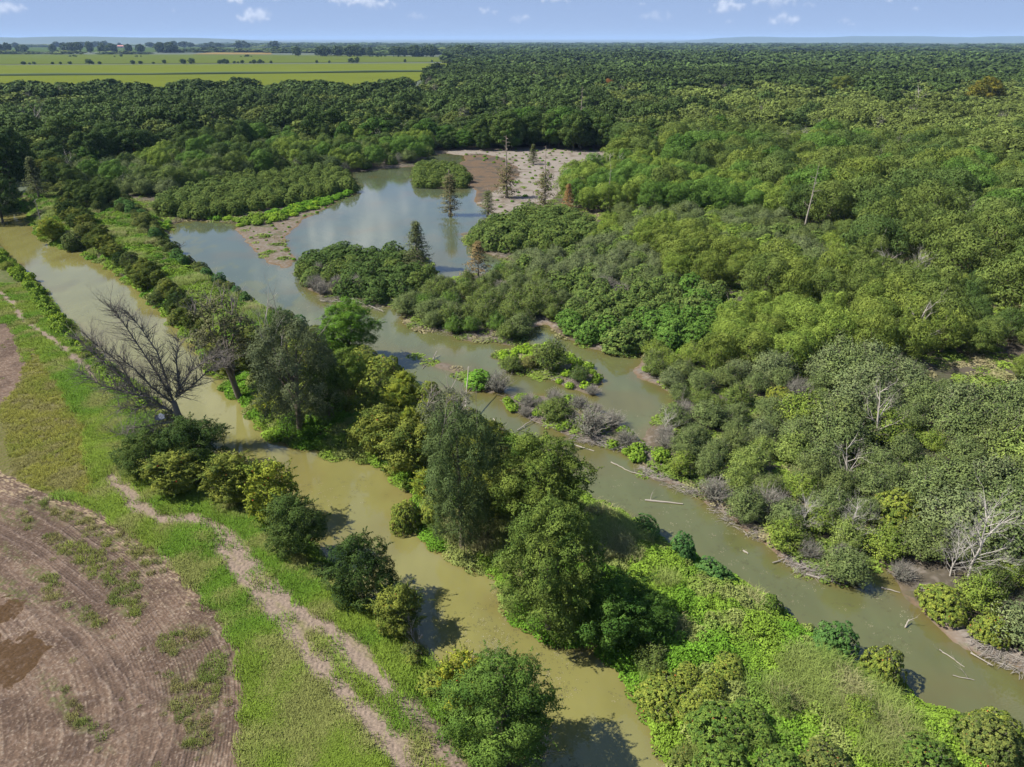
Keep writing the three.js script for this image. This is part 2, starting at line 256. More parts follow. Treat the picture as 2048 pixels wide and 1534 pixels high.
const FX0 = -112, FX1 = 4, FZ0 = -140, FZ1 = -24;
// what grows or lies at a place on the farm side: soil 0..1, weeds 0..1, straw 0..1, crop 0..1
function farm(x, z, o) {
  const wx = x + (vn(x * 0.7, z * 0.7) - 0.5) * 0.6, wz = z + (vn(x * 0.7 + 30, z * 0.7) - 0.5) * 0.6, n = fbm(x * 0.45 + 9, z * 0.45, 4), f = fbm(x * 1.9, z * 1.9 + 4, 3);
  o.soil = inside(SOIL, wx, wz) || inside(SOIL2, wx, wz) ? 1 : 0;
  o.crop = inside(CROP, wx, wz) ? 1 : 0;
  o.weed = 0; o.n = n; o.f = f;
  if (o.soil) {
    // pixel-sized ellipses were turned into places on the ground when the list was made
    for (const w of WEED_SPOTS) { const dx = x - w[0], dz = z - w[1], u = dx * w[4] + dz * w[5], v = -dx * w[5] + dz * w[4]; const q = (u / w[2]) ** 2 + (v / w[3]) ** 2; if (q < 3.2) o.weed = Math.max(o.weed, smooth(2.6, 0.2, q + (n - 0.5) * 3 + (f - 0.5) * 1.5) * 0.75); }
  }
  let r = distLine(RUTS[0], wx, wz) * 1.7; for (const q of RUTS.slice(1)) r = Math.min(r, distLine(q, wx, wz)); o.rut = r;
  o.straw = o.soil ? 0 : smooth(1.5, 0.75, r + (n - 0.5) * 1.2 + (f - 0.5) * 1.1) * 0.97;
  return o;
}
const WEED_SPOTS = WEEDS.map(([cx, cy, a, b, ang]) => {
  const [c] = F6([[cx, cy]]), [u] = F6([[cx + Math.cos(ang) * a, cy + Math.sin(ang) * a]]), [v] = F6([[cx - Math.sin(ang) * b, cy + Math.cos(ang) * b]]);
  const du = [u[0] - c[0], u[1] - c[1]], la = Math.hypot(...du), lb = Math.max(0.6, Math.abs((v[0] - c[0]) * -du[1] / la + (v[1] - c[1]) * du[0] / la));
  return [c[0], c[1], la, lb, du[0] / la, du[1] / la];
});
{
  const T = 2048, hgt = new Float32Array(T * T), o = {};
  const tyreAt = (x, z) => { let r = 1e9; for (const q of TYRES) r = Math.min(r, distLine(q, x, z)); return r; };
  const edge = SOIL.slice(1, -2);
  const tex = colourTexture(T, T, (i, j, c) => {
    const x = FX0 + (i + 0.5) / T * (FX1 - FX0), z = FZ0 + (j + 0.5) / T * (FZ1 - FZ0), k = j * T + i;
    if (clsAt(x, z) !== 5 || sample(toWater, x, z) < 0.6) { c[0] = 0.1; c[1] = 0.1; c[2] = 0.04; hgt[k] = 0.5; return; }
    farm(x, z, o); const g = hash2(i, j), g2 = vn(x * 5.1, z * 5.1), st = vn(x * 2.2 + z * 1.1, z * 7 - x * 3.6);
    let h = 0.5;
    if (o.soil) {
      c[0] = 0.132; c[1] = 0.088; c[2] = 0.062;
      mix3(c, [0.085, 0.056, 0.040], smooth(0.40, 0.64, o.n)); mix3(c, [0.215, 0.162, 0.122], smooth(0.58, 0.85, st) * smooth(0.62, 0.40, o.n) * 0.6); mix3(c, [0.20, 0.155, 0.13], smooth(0.62, 0.9, g2) * 0.4);
      const de = distLine(edge, x, z), rw = smooth(0.40, 0.62, fbm(x * 0.12 + 2, z * 0.12, 2) + (z > -62 ? 0.12 : -0.1));
      const rows = Math.sin(de / 0.23 * Math.PI * 2) * smooth(10, 5, de) * rw; h += rows * 0.10; mix3(c, [0.17, 0.125, 0.095], smooth(0.2, 0.9, rows) * 0.35);
      const al = x * 0.62 - z * 0.78, str = vn(de * 5.5 + 40, al * 0.7) * 0.55 + vn(de * 11, al * 1.6 + 9) * 0.45, fl = vn(x * 8.3, z * 8.3); mix3(c, [0.25, 0.192, 0.145], smooth(0.58, 0.82, str * 0.7 + fl * 0.3) * 0.55); mix3(c, [0.062, 0.042, 0.033], smooth(0.42, 0.24, str * 0.7 + g2 * 0.3) * 0.45); mix3(c, [0.29, 0.23, 0.175], smooth(0.78, 0.92, fl) * 0.6); h += (str - 0.5) * 0.25;
      mix3(c, [0.29, 0.225, 0.14], smooth(3.4, 0.5, de + (o.f - 0.5) * 4) * smooth(0.5, 0.72, st) * smooth(-40, -58, z) * 0.9);
      const ty = tyreAt(x + (o.f - 0.5) * 0.3, z), tr = smooth(0.38, 0.2, ty); if (tr > 0) { mix3(c, [0.078, 0.053, 0.04], tr * (0.45 + 0.25 * Math.sin(z * 20 + x * 14)) * (0.4 + 1.0 * o.n)); h -= tr * 0.2; }
      mix3(c, [0.21, 0.16, 0.135], smooth(0.3, 0.42, ty) * smooth(0.62, 0.45, ty) * 0.4 * o.n); if (ty > 0.35 && ty < 0.6) h += 0.1;
      for (const q of PUDDLES) { const wx = x + (fbm(x * 1.1, z * 1.1, 3) - 0.5) * 3, wz = z + (fbm(x * 1.1 + 5, z * 1.1, 3) - 0.5) * 3; if (inside(q, wx, wz)) { const wt = smooth(0.3, 0.5, o.f * 0.6 + g2 * 0.4); mix3(c, [0.072, 0.042, 0.020], 0.6 + 0.4 * wt); h = 0.4; } }
      mix3(c, [0.075, 0.092, 0.022], o.weed * smooth(0.42, 0.62, o.f * 0.5 + g2 * 0.5) * 0.8);
      h += (g2 - 0.5) * 0.3 + (o.f - 0.5) * 0.5;
      const s = 0.50 + 0.32 * g; c[0] *= s; c[1] *= s; c[2] *= s;
    } else {
      c[0] = 0.095; c[1] = 0.115; c[2] = 0.028;
      if (o.crop) { c[0] = 0.115; c[1] = 0.115; c[2] = 0.03; const rows = Math.sin((x * 0.83 + z * 0.55) / 0.38 * Math.PI * 2 * 0.5); mix3(c, [0.13, 0.10, 0.055], smooth(0.1, 0.8, rows) * 0.5); }
      mix3(c, [0.16, 0.13, 0.07], smooth(0.52, 0.7, o.n) * 0.6); mix3(c, [0.25, 0.20, 0.125], o.straw * (0.6 + 0.4 * g2)); mix3(c, [0.25, 0.19, 0.15], smooth(1.0, 0.3, o.rut + (o.f - 0.5) * 0.8) * 0.9);
      h += (g2 - 0.5) * 0.5; const s = 0.45 + 0.32 * g; c[0] *= s; c[1] *= s; c[2] *= s;
    }
    hgt[k] = h;
  });
  const g = sheet(range(FX0, FX1, 0.8), range(FZ0, FZ1, 0.8), (x, z) => sample(H, x, z) + 0.03, (x, z) => clsAt(x, z) !== 5 || sample(toWater, x, z) < 1.6);
  const m = new THREE.Mesh(g, new THREE.MeshPhysicalMaterial({ map: tex, bumpMap: greyTexture(T, T, hgt), bumpScale: 0.16, roughness: 0.93, specularIntensity: 0.2 }));
  structure(m, 'field', 'ploughed reddish brown field with tyre tracks and a grassy margin beside the canal');
}

// ---------- the plain behind: fields and woodland floor out to the horizon ----------
const crops = [
  ['crop_field', [[-500, 182], [790, 182], [860, 150], [948, 133], [945, 126], [400, 128.5], [-500, 132]], [0.158, 0.205, 0.050], 'yellow green crop field behind the wood'],
  ['crop_field', [[-500, 130.5], [400, 126.5], [945, 123], [930, 114], [700, 111], [400, 109], [-500, 108]], [0.125, 0.172, 0.050], 'greener crop field beyond the hedge line'],
  ['stubble_field', [[385, 108.5], [545, 108.7], [540, 105.2], [420, 104.6]], [0.30, 0.24, 0.14], 'tan stubble strip behind the crop fields'],
  ['pasture', [[-500, 104], [380, 103.8], [570, 104], [600, 97], [420, 94], [-500, 95]], [0.075, 0.125, 0.045], 'dull green pasture behind the tree row'],
  ['pasture', [[-500, 93.4], [400, 92.5], [560, 92], [380, 89], [-500, 88.6]], [0.08, 0.13, 0.05], 'farthest pale pasture before the hills'],
  ['stubble_field', [[1795, 100.5], [1866, 100.8], [1860, 97], [1800, 96.6]], [0.42, 0.34, 0.20], 'pale tan field in a clearing of the far wood'],
  ['pasture', [[1870, 103.5], [2200, 106], [2200, 102], [1890, 101.6]], [0.08, 0.13, 0.05], 'narrow green pasture beside the pale tan clearing'],
];
const FIELDS = crops.map((c) => poly(c[1], 0.3));
{
  const noise = colourTexture(512, 512, (i, j, c) => { const n = 0.75 + 0.5 * (0.6 * vn(i * 0.02 * 1, j * 0.2) + 0.4 * vn(i * 0.11, j * 0.5)); c[0] = n * 0.9; c[1] = n * 0.85; c[2] = n * 0.8; });
  noise.wrapS = noise.wrapT = THREE.MirroredRepeatWrapping;
  const plane = (x0, x1, z0, z1, y) => sheet(range(x0, x1, (x1 - x0) / 4), range(z0, z1, (z1 - z0) / 4), () => y);
  const floor = new THREE.Mesh(plane(-16000, 16000, -24000, 60, -0.35), new THREE.MeshStandardMaterial({ color: new THREE.Color().setRGB(0.035, 0.048, 0.022), roughness: 1 }));
  structure(floor, 'plain', 'wide flat wooded plain reaching to the horizon');
  crops.forEach(([name, , col, label], i) => {
    const q = FIELDS[i], sh = new THREE.Shape(q.map(([x, z]) => new THREE.Vector2(x, -z))), g = new THREE.ShapeGeometry(sh); g.rotateX(-Math.PI / 2); g.translate(0, 0.25 + i * 0.01, 0);
    const p = g.attributes.position, uv = g.attributes.uv; for (let k = 0; k < p.count; k++) uv.setXY(k, p.getX(k) / 900, p.getZ(k) / 260);
    const m = new THREE.Mesh(g, new THREE.MeshPhysicalMaterial({ specularIntensity: 0, color: new THREE.Color().setRGB(...[col[0] * 0.56, col[1] * 0.55, col[2] * 0.36]), map: noise, roughness: 1 }));
    structure(m, name, label);
  });
  // low hills far away on both sides
  const ridge = (x0, x1, z, hgt, seed, label) => {
    const xs = range(x0, x1, 150), g = sheet(xs, range(z - 2500, z + 1200, 300), (x, zz) => { const t = 1 - Math.abs((zz - (z - 600)) / 1850); const e = smooth(x0, x0 + 2500, x) * smooth(x1, x1 - 3500, x); return -0.5 + Math.max(0, smooth(0, 0.9, t)) * e * hgt * (0.75 + 0.5 * fbm(x * 0.0008 + seed, zz * 0.0006, 3)); });
    structure(new THREE.Mesh(g, new THREE.MeshStandardMaterial({ color: new THREE.Color().setRGB(0.03, 0.045, 0.022), roughness: 1 })), 'hills', label);
  };
  ridge(-15000, -3000, -13500, 88, 3, 'long low wooded ridge on the skyline behind the crop fields');
  ridge(3500, 16500, -19500, 118, 8, 'faint low hills on the skyline behind the far wood');
}

// ---------- plants ----------
class Geo {
  constructor() { this.p = []; this.n = []; this.c = []; this.i = []; }
  leaf(px, py, pz, nx, ny, nz, ox, oy, oz, len, wid, col, r, droop = 0) {
    let tx = r() - 0.5, ty = r() - 0.5 - droop, tz = r() - 0.5; let d = tx * nx + ty * ny + tz * nz; tx -= d * nx; ty -= d * ny; tz -= d * nz;
    let l = Math.hypot(tx, ty, tz) || 1; tx /= l; ty /= l; tz /= l;
    const bx = ny * tz - nz * ty, by = nz * tx - nx * tz, bz = nx * ty - ny * tx, k = this.p.length / 3, h = len * 0.5, w = wid * 0.5, sag = len * 0.12;
    this.p.push(px - tx * h, py - ty * h, pz - tz * h, px + bx * w - nx * 0, py + by * w, pz + bz * w, px + tx * h - nx * sag, py + ty * h - ny * sag, pz + tz * h - nz * sag, px - bx * w, py - by * w, pz - bz * w);
    let mx = nx * 0.58 + ox * 0.42, my = ny * 0.58 + oy * 0.42, mz = nz * 0.58 + oz * 0.42; l = Math.hypot(mx, my, mz) || 1; mx /= l; my /= l; mz /= l;
    for (let q = 0; q < 4; q++) { this.n.push(mx, my, mz); this.c.push(col[0], col[1], col[2]); }
    this.i.push(k, k + 2, k + 1, k, k + 3, k + 2);
  }
  tube(pts, rad, sides, col) {
    const n = pts.length, start = this.p.length / 3, up = new THREE.Vector3(0, 1, 0), t = new THREE.Vector3(), a = new THREE.Vector3(), b = new THREE.Vector3();
    for (let q = 0; q < n; q++) {
      const A = pts[Math.max(0, q - 1)], B = pts[Math.min(n - 1, q + 1)]; t.set(B[0] - A[0], B[1] - A[1], B[2] - A[2]).normalize();
      up.set(Math.abs(t.y) > 0.9 ? 1 : 0, Math.abs(t.y) > 0.9 ? 0 : 1, 0); a.crossVectors(t, up).normalize(); b.crossVectors(t, a);
      for (let s = 0; s < sides; s++) { const w = s / sides * Math.PI * 2, cx = Math.cos(w), sx = Math.sin(w), nx = a.x * cx + b.x * sx, ny = a.y * cx + b.y * sx, nz = a.z * cx + b.z * sx; this.p.push(pts[q][0] + nx * rad[q], pts[q][1] + ny * rad[q], pts[q][2] + nz * rad[q]); this.n.push(nx, ny, nz); this.c.push(...col); }
    }
    for (let q = 0; q + 1 < n; q++) for (let s = 0; s < sides; s++) { const k = start + q * sides + s, m = start + q * sides + (s + 1) % sides; this.i.push(k, m, k + sides, m, m + sides, k + sides); }
    const e = this.p.length / 3; this.p.push(...pts[n - 1]); this.n.push(t.x, t.y, t.z); this.c.push(...col); const l0 = start + (n - 1) * sides; for (let s = 0; s < sides; s++) this.i.push(l0 + s, l0 + (s + 1) % sides, e);
  }
  build() {
    const g = new THREE.BufferGeometry(); g.setAttribute('position', new THREE.Float32BufferAttribute(this.p, 3)); g.setAttribute('normal', new THREE.Float32BufferAttribute(this.n, 3)); g.setAttribute('color', new THREE.Float32BufferAttribute(this.c, 3)); g.setIndex(this.i); return g;
  }
}
const sph = (r) => { const y = r() * 2 - 1, a = r() * Math.PI * 2, s = Math.sqrt(1 - y * y); return [Math.cos(a) * s, y, Math.sin(a) * s]; };
// leaves on the outside of lobes; lobes are [x, y, z, rx, ry]
function leafLobes(G, lobes, n, o, r) {
  const area = lobes.map((l) => l[3] * l[4]); let sum = 0; const acc = area.map((a) => sum += a);
  let made = 0, guard = 0;
  while (made < n && guard++ < n * 4) {
    const q = r() * sum; let li = acc.findIndex((v) => v >= q); const L = lobes[li];
    const u = sph(r); if (u[1] < -0.35 && r() < 0.75) continue;
    const bump = 0.78 + 0.42 * vn3(u[0] * 2.4 + li * 3.7, u[1] * 2.4 + li, u[2] * 2.4), dep = r() < 0.07 ? 1 + 0.28 * r() : 1 - (o.deep ?? 0.3) * r() * r();
    const f = bump * dep, px = L[0] + u[0] * L[3] * f, py = L[1] + u[1] * L[4] * f - (o.hang || 0) * L[4] * (u[0] * u[0] + u[2] * u[2]) * f * f, pz = L[2] + u[2] * L[3] * f;
    if (py < (o.minY ?? 0.15)) continue;
    let hid = false; for (let k = 0; k < lobes.length && !hid; k++) if (k !== li) { const M = lobes[k], a = (px - M[0]) / M[3], b = (py - M[1]) / M[4], c = (pz - M[2]) / M[3]; if (a * a + b * b + c * c < 0.45) hid = true; }
    if (hid) continue;
    if (o.gap && vn3(px * o.gapF + 3, py * o.gapF, pz * o.gapF + 9) < o.gap) continue;
    let nx = u[0] * 1.1 + (r() - 0.5) * 1.2, ny = u[1] * 1.1 + (r() - 0.5) * 1.1 + 0.15, nz = u[2] * 1.1 + (r() - 0.5) * 1.2; const l = Math.hypot(nx, ny, nz) || 1;
    const t = clamp(vn3(px * (o.cf || 0.6) + li * 1.7, py * (o.cf || 0.6), pz * (o.cf || 0.6)) * 1.5 - 0.25 + (r() - 0.5) * 0.35), s = 0.7 + 0.6 * r(), col = [lerp(o.a[0], o.b[0], t) * s, lerp(o.a[1], o.b[1], t) * s, lerp(o.a[2], o.b[2], t) * s];
    if (o.spark && r() < o.spark) { col[0] = o.sparkC[0]; col[1] = o.sparkC[1]; col[2] = o.sparkC[2]; }
    const len = o.leaf * (0.7 + 0.6 * r());
    G.leaf(px, py, pz, nx / l, ny / l, nz / l, u[0], u[1], u[2], len, len * (o.asp || 0.6), col, r, o.droop || 0);
    made++;
  }
  for (let k = 0; k < (o.sprays || 0); k++) { // leafy shoots that stand out of the crown
    const L = lobes[1 + Math.floor(r() * (lobes.length - 1))], u = sph(r); u[1] = Math.abs(u[1]) * 0.9 - 0.15; const len = (o.sprayLen || 1) * (0.5 + 0.9 * r()), tone = r(), s0 = 0.85 + 0.4 * r(), dx = u[0] + (r() - 0.5) * 0.5, dy = u[1] + 0.35, dz = u[2] + (r() - 0.5) * 0.5, m = Math.round(26 * (0.25 / o.leaf));
    for (let q = 0; q < m; q++) { const t = q / m, e = sph(r), w = 0.32 * (1 - t * 0.75) * (o.sprayLen || 1) * r(), px = L[0] + u[0] * L[3] * 0.85 + dx * len * t + e[0] * w, py = L[1] + u[1] * L[4] * 0.85 + dy * len * t - 0.3 * len * t * t + e[1] * w, pz = L[2] + u[2] * L[3] * 0.85 + dz * len * t + e[2] * w, nl = Math.hypot(e[0] + u[0] * 0.6, e[1] + 0.7, e[2] + u[2] * 0.6) || 1, s = s0 * (0.8 + 0.4 * r()), ll = o.leaf * (0.7 + 0.6 * r()); if (py < 0.1) continue;
      G.leaf(px, py, pz, (e[0] + u[0] * 0.6) / nl, (e[1] + 0.7) / nl, (e[2] + u[2] * 0.6) / nl, u[0], u[1], u[2], ll, ll * (o.asp || 0.6), [lerp(o.a[0], o.b[0], tone) * s, lerp(o.a[1], o.b[1], tone) * s, lerp(o.a[2], o.b[2], tone) * s], r, o.droop || 0); }
  }
}
function crownLobes(r, n, H, R, base, o = {}) { // lobes on an egg-shaped envelope between base and H
  const L = [], ch = (H - base) / 2, cy = base + ch, seedN = r() * 100; L.push([0, cy - ch * 0.1, 0, R * 0.6, ch * 0.7]);
  for (let k = 0; k < n; k++) {
    const y = 1 - (k + 0.5) / n * 1.8, a = k * 2.39996 + r() * 0.8, w = Math.sqrt(Math.max(0.05, 1 - y * y)), prof = y < 0 ? 1 : (o.top ?? 1);
    const s = (o.size || 0.34) * (0.6 + 0.8 * r()), rr = R * s, q = (1 - s * 0.75 + (r() - 0.5) * 0.2) * (0.58 + 0.76 * vn(Math.cos(a) * 1.3 + seedN, y * 1.6 + Math.sin(a) * 1.3));
    L.push([Math.cos(a) * w * R * q * prof, cy + (y * (1 - s * 0.6) + (r() - 0.5) * 0.16) * ch, Math.sin(a) * w * R * q * prof, rr, rr * (o.flat || 0.85)]);
  }
  return L;
}
function trunkTo(G, r, lobes, H, rad, col, stems = 1) {
  const n = Math.min(lobes.length - 1, 9);
  for (let s = 0; s < stems; s++) {
    const ox = stems > 1 ? (r() - 0.5) * 0.8 : 0, oz = stems > 1 ? (r() - 0.5) * 0.8 : 0, ex = (r() - 0.5) * H * 0.12 * stems, ez = (r() - 0.5) * H * 0.12 * stems;
    G.tube([[ox, -0.25, oz], [ox + ex * 0.15, H * 0.18, oz + ez * 0.15], [ox + ex * 0.5, H * 0.45, oz + ez * 0.5], [ex, H * 0.78, ez]], [rad * 1.25, rad, rad * 0.7, rad * 0.18], 7, col);
  }
  for (let k = 0; k < n; k++) { const L = lobes[1 + Math.floor(k * (lobes.length - 1) / n)], y0 = Math.min(L[1] * 0.7, H * (0.15 + 0.4 * r())); G.tube([[0, y0, 0], [L[0] * 0.45, lerp(y0, L[1], 0.55), L[2] * 0.45], [L[0], L[1], L[2]]], [rad * 0.5, rad * 0.3, rad * 0.06], 5, col); }
}
const BARK = [0.105, 0.085, 0.065], PALE = [0.30, 0.27, 0.235], DRY = [0.19, 0.165, 0.138], DARKBARK = [0.06, 0.05, 0.04];
const woodMat = new THREE.MeshPhysicalMaterial({ vertexColors: true, roughness: 0.95, specularIntensity: 0.25 });
const leafMats = new Map(), LEAF = 1.08;
function leafMat(r, g, b, name) { const key = [r, g, b].join(); if (!leafMats.has(key)) leafMats.set(key, new THREE.MeshPhysicalMaterial({ vertexColors: true, color: new THREE.Color().setRGB(r * LEAF, g * LEAF, b * LEAF), roughness: 0.9, transmission: 0.12, thickness: 0, side: THREE.DoubleSide, specularIntensity: 0.12 })); return leafMats.get(key); }

// --- species: each returns { wood, leaf } geometries for a plant of about the given height (H) and half width (R)
function broadTree(seed, o) {
  const r = rng(seed), W = new Geo(), L = new Geo(), lobes = crownLobes(r, o.lobes || 26, o.H, o.R, o.base ?? o.H * 0.12, o);
  if (o.lean) for (const l of lobes) { l[0] += o.lean * l[1] / o.H; }
  trunkTo(W, r, lobes, o.H, o.trunk || o.H * 0.022, o.bark || BARK, o.stems || 1);
  leafLobes(L, lobes, o.n, o, r);
  if (o.deadTop) for (let k = 0; k < o.deadTop; k++) { const l = lobes[1 + Math.floor(r() * Math.min(9, lobes.length - 1))], q = sph(r); branch(W, r, [l[0], l[1], l[2]], [q[0] * 0.6, 0.8 + r() * 0.5, q[2] * 0.6], o.R * (0.45 + 0.5 * r()), o.H * 0.004, 2, DRY); }
  return { wood: W.build(), leaf: L.build() };
}
function branch(G, r, p, d, len, rad, depth, col) {
  const pts = [p.slice()], rd = [rad], n = 4; let v = d.slice(), c = p.slice(); let l = Math.hypot(...v); v = v.map((q) => q / l);
  for (let k = 1; k <= n; k++) { v = [v[0] + (r() - 0.5) * 0.38, v[1] + (r() - 0.5) * 0.38 + 0.04, v[2] + (r() - 0.5) * 0.38]; l = Math.hypot(...v); v = v.map((q) => q / l); c = c.map((q, i) => q + v[i] * len / n); pts.push(c.slice()); rd.push(rad * (1 - k / n * 0.82)); }
  G.tube(pts, rd, depth > 1 ? 5 : 3, col);
  if (depth > 0) { const m = 3 + Math.floor(r() * 3); for (let k = 0; k < m; k++) { const t = 1 + Math.floor(r() * (n - 0.01)), q = sph(r), a = pts[t], b = pts[t - 1]; const w = [a[0] - b[0], a[1] - b[1], a[2] - b[2]], lw = Math.hypot(...w); branch(G, r, a, [w[0] / lw + q[0] * 0.8, w[1] / lw + q[1] * 0.7 + 0.1, w[2] / lw + q[2] * 0.8], len * (0.32 + 0.3 * r()), rd[t] * 0.6 + 0.003, depth - 1, col); } }
}
function shrub(seed, o) { // a mound of leafy rosettes
  const r = rng(seed), W = new Geo(), L = new Geo();
  const N = o.tufts;
  for (let k = 0; k < N; k++) {
    const u = sph(r); u[1] = Math.abs(u[1]); if (u[1] < 0.05) u[1] = 0.05; const bump = 0.52 + 0.5 * vn3(u[0] * 1.5 + seed, u[1] * 1.5, u[2] * 1.5 + 4) + 0.38 * vn3(u[0] * 3.4 + seed, u[1] * 3.4 + 7, u[2] * 3.4), cx = u[0] * o.R * bump, cy = 0.2 + u[1] * o.H * bump * 0.93, cz = u[2] * o.R * bump;
    const t = r(), s0 = 0.8 + 0.4 * r();
    for (let q = 0; q < o.per; q++) { const d = sph(r); d[0] += u[0]; d[1] += u[1] + 0.35; d[2] += u[2]; const l = Math.hypot(...d) || 1, ts = o.tuft * (0.5 + 0.6 * r()); const s = s0 * (0.8 + 0.4 * r()), col = [lerp(o.a[0], o.b[0], t) * s, lerp(o.a[1], o.b[1], t) * s, lerp(o.a[2], o.b[2], t) * s]; if (o.spark && r() < o.spark) { col[0] = o.sparkC[0]; col[1] = o.sparkC[1]; col[2] = o.sparkC[2]; } L.leaf(cx + d[0] / l * ts, cy + d[1] / l * ts, cz + d[2] / l * ts, d[0] / l, d[1] / l + 0.2, d[2] / l, u[0], u[1], u[2], o.leaf * (0.7 + 0.6 * r()), o.leaf * 0.55, col, r, 0.1); }
    for (let q = 0; q < o.per * 0.45; q++) { const f = 0.66 + 0.24 * r(), d = sph(r), s = s0 * (0.8 + 0.4 * r()), l = Math.hypot(d[0] + u[0], d[1] + u[1] + 0.4, d[2] + u[2]) || 1; L.leaf(cx * f + d[0] * o.tuft, Math.max(0.12, cy * f + d[1] * o.tuft), cz * f + d[2] * o.tuft, (d[0] + u[0]) / l, (d[1] + u[1] + 0.4) / l, (d[2] + u[2]) / l, u[0], u[1], u[2], o.leaf * (0.8 + 0.7 * r()), o.leaf * 0.7, [lerp(o.a[0], o.b[0], t) * s, lerp(o.a[1], o.b[1], t) * s, lerp(o.a[2], o.b[2], t) * s], r, 0.1); }
    if (k % (o.stemEvery || 3) === 0) { const k2 = 0.93; W.tube([[cx * 0.12, -0.15, cz * 0.12], [cx * 0.45, cy * 0.55, cz * 0.45], [cx * k2, cy * k2, cz * k2]], [0.05, 0.035, 0.015], 3, o.bark || DRY); }
  }
  return { wood: W.build(), leaf: L.build() };
}
function brush(seed, o) { // many thin stems fanning out from the root, leaves strung along their outer halves
  const r = rng(seed), W = new Geo(), L = new Geo();
  for (let k = 0; k < o.stems; k++) {
    const a = r() * Math.PI * 2, t = Math.sqrt(r()), out = t * o.R, h = o.H * (1 - 0.55 * t * t) * (0.62 + 0.34 * vn(Math.cos(a) * t * 2.2 + seed, Math.sin(a) * t * 2.2 + 3) + 0.26 * r()), bx = (r() - 0.5) * o.R * 0.5, bz = (r() - 0.5) * o.R * 0.5, x = bx * 0.4 + Math.cos(a) * out, z = bz * 0.4 + Math.sin(a) * out;
    const pts = [[bx, -0.1, bz], [lerp(bx, x, 0.3), h * 0.45, lerp(bz, z, 0.3)], [lerp(bx, x, 0.7), h * 0.8, lerp(bz, z, 0.7)], [x, h, z]];
    if (k % (o.twigEvery || 1) === 0) { W.tube(pts, [0.045, 0.035, 0.022, 0.008], 3, o.bark || DRY); for (let q = 0; q < (o.twigs || 2); q++) { const f = 1 + Math.floor(r() * 3), A = pts[f], d = sph(r); W.tube([A, [A[0] + d[0] * 0.5 + (x - bx) * 0.06, A[1] + Math.abs(d[1]) * 0.6 + 0.2, A[2] + d[2] * 0.5 + (z - bz) * 0.06]], [0.014, 0.004], 3, o.bark || DRY); } }
    if (r() < (o.bare || 0)) continue;
    const tone = r(), s0 = 0.8 + 0.4 * r();
    for (let q = 0; q < o.per; q++) {
      const f = 1 + r() * 2 + 0.02, i = Math.min(2, Math.floor(f)), w = f - i, A = pts[i], B = pts[i + 1], sp = o.spread * (0.4 + 0.9 * r()), d = sph(r), px = lerp(A[0], B[0], w) + d[0] * sp, py = lerp(A[1], B[1], w) + d[1] * sp, pz = lerp(A[2], B[2], w) + d[2] * sp; if (py < 0.1) continue;
      const ol = Math.hypot(px, py - o.H * 0.25, pz) || 1, s = s0 * (0.75 + 0.5 * r()); let nx = d[0] + px / ol * 0.8, ny = d[1] + 0.6, nz = d[2] + pz / ol * 0.8; const l = Math.hypot(nx, ny, nz) || 1;
      L.leaf(px, py, pz, nx / l, ny / l, nz / l, px / ol, (py - o.H * 0.25) / ol, pz / ol, o.leaf * (0.7 + 0.6 * r()), o.leaf * (o.asp || 0.5), [lerp(o.a[0], o.b[0], tone) * s, lerp(o.a[1], o.b[1], tone) * s, lerp(o.a[2], o.b[2], tone) * s], r, 0.1);
    }
  }
  return { wood: W.build(), leaf: L.build() };
}
function cypress(seed, o) { // straight bole with short tiers of feathery twigs
  const r = rng(seed), W = new Geo(), L = new Geo(), H = o.H;
  W.tube([[0, -0.4, 0], [0, 0.5, 0], [0.02, 1.6, 0], [0, H * 0.5, 0.03], [(r() - 0.5) * 0.3, H * (o.spire || 0.98), 0]], [H * 0.04, H * 0.022, H * 0.013, H * 0.007, H * 0.002], 7, o.bark || DRY);
  for (let k = 0; k < o.tiers; k++) {
    const t = (k + r() * 0.8) / o.tiers, y = H * lerp(o.from, 0.97, t), reach = o.R * (o.cone ? (1.05 - t) : (0.55 + 0.6 * r()) * (1.15 - t * 0.75)) * (0.65 + 0.6 * r()), a = k * 2.4 + r(), dx = Math.cos(a), dz = Math.sin(a), e = [dx * reach, y + reach * (o.rise ?? -0.05), dz * reach];
    W.tube([[0, y, 0], [e[0] * 0.5, y + reach * 0.06, e[2] * 0.5], e], [0.05, 0.03, 0.008], 3, o.bark || DRY);
    if (t > (o.bareAbove ?? 2)) continue;
    for (let q = 0; q < o.per; q++) { const f = 0.2 + 0.85 * r(), d = sph(r), sp = o.spread * (0.5 + 0.7 * r()), s = 0.7 + 0.6 * r(), tone = r(); const px = e[0] * f + d[0] * sp, py = lerp(y, e[1], f) + d[1] * sp * 0.5 - sp * 0.2, pz = e[2] * f + d[2] * sp; const l = Math.hypot(d[0], d[1] + 0.9, d[2]); L.leaf(px, py, pz, d[0] / l, (d[1] + 0.9) / l, d[2] / l, dx * 0.6, 0.7, dz * 0.6, o.leaf * (0.7 + 0.6 * r()), o.leaf * 0.42, [lerp(o.a[0], o.b[0], tone) * s, lerp(o.a[1], o.b[1], tone) * s, lerp(o.a[2], o.b[2], tone) * s], r, 0.2); }
  }
  return { wood: W.build(), leaf: L.build() };
}
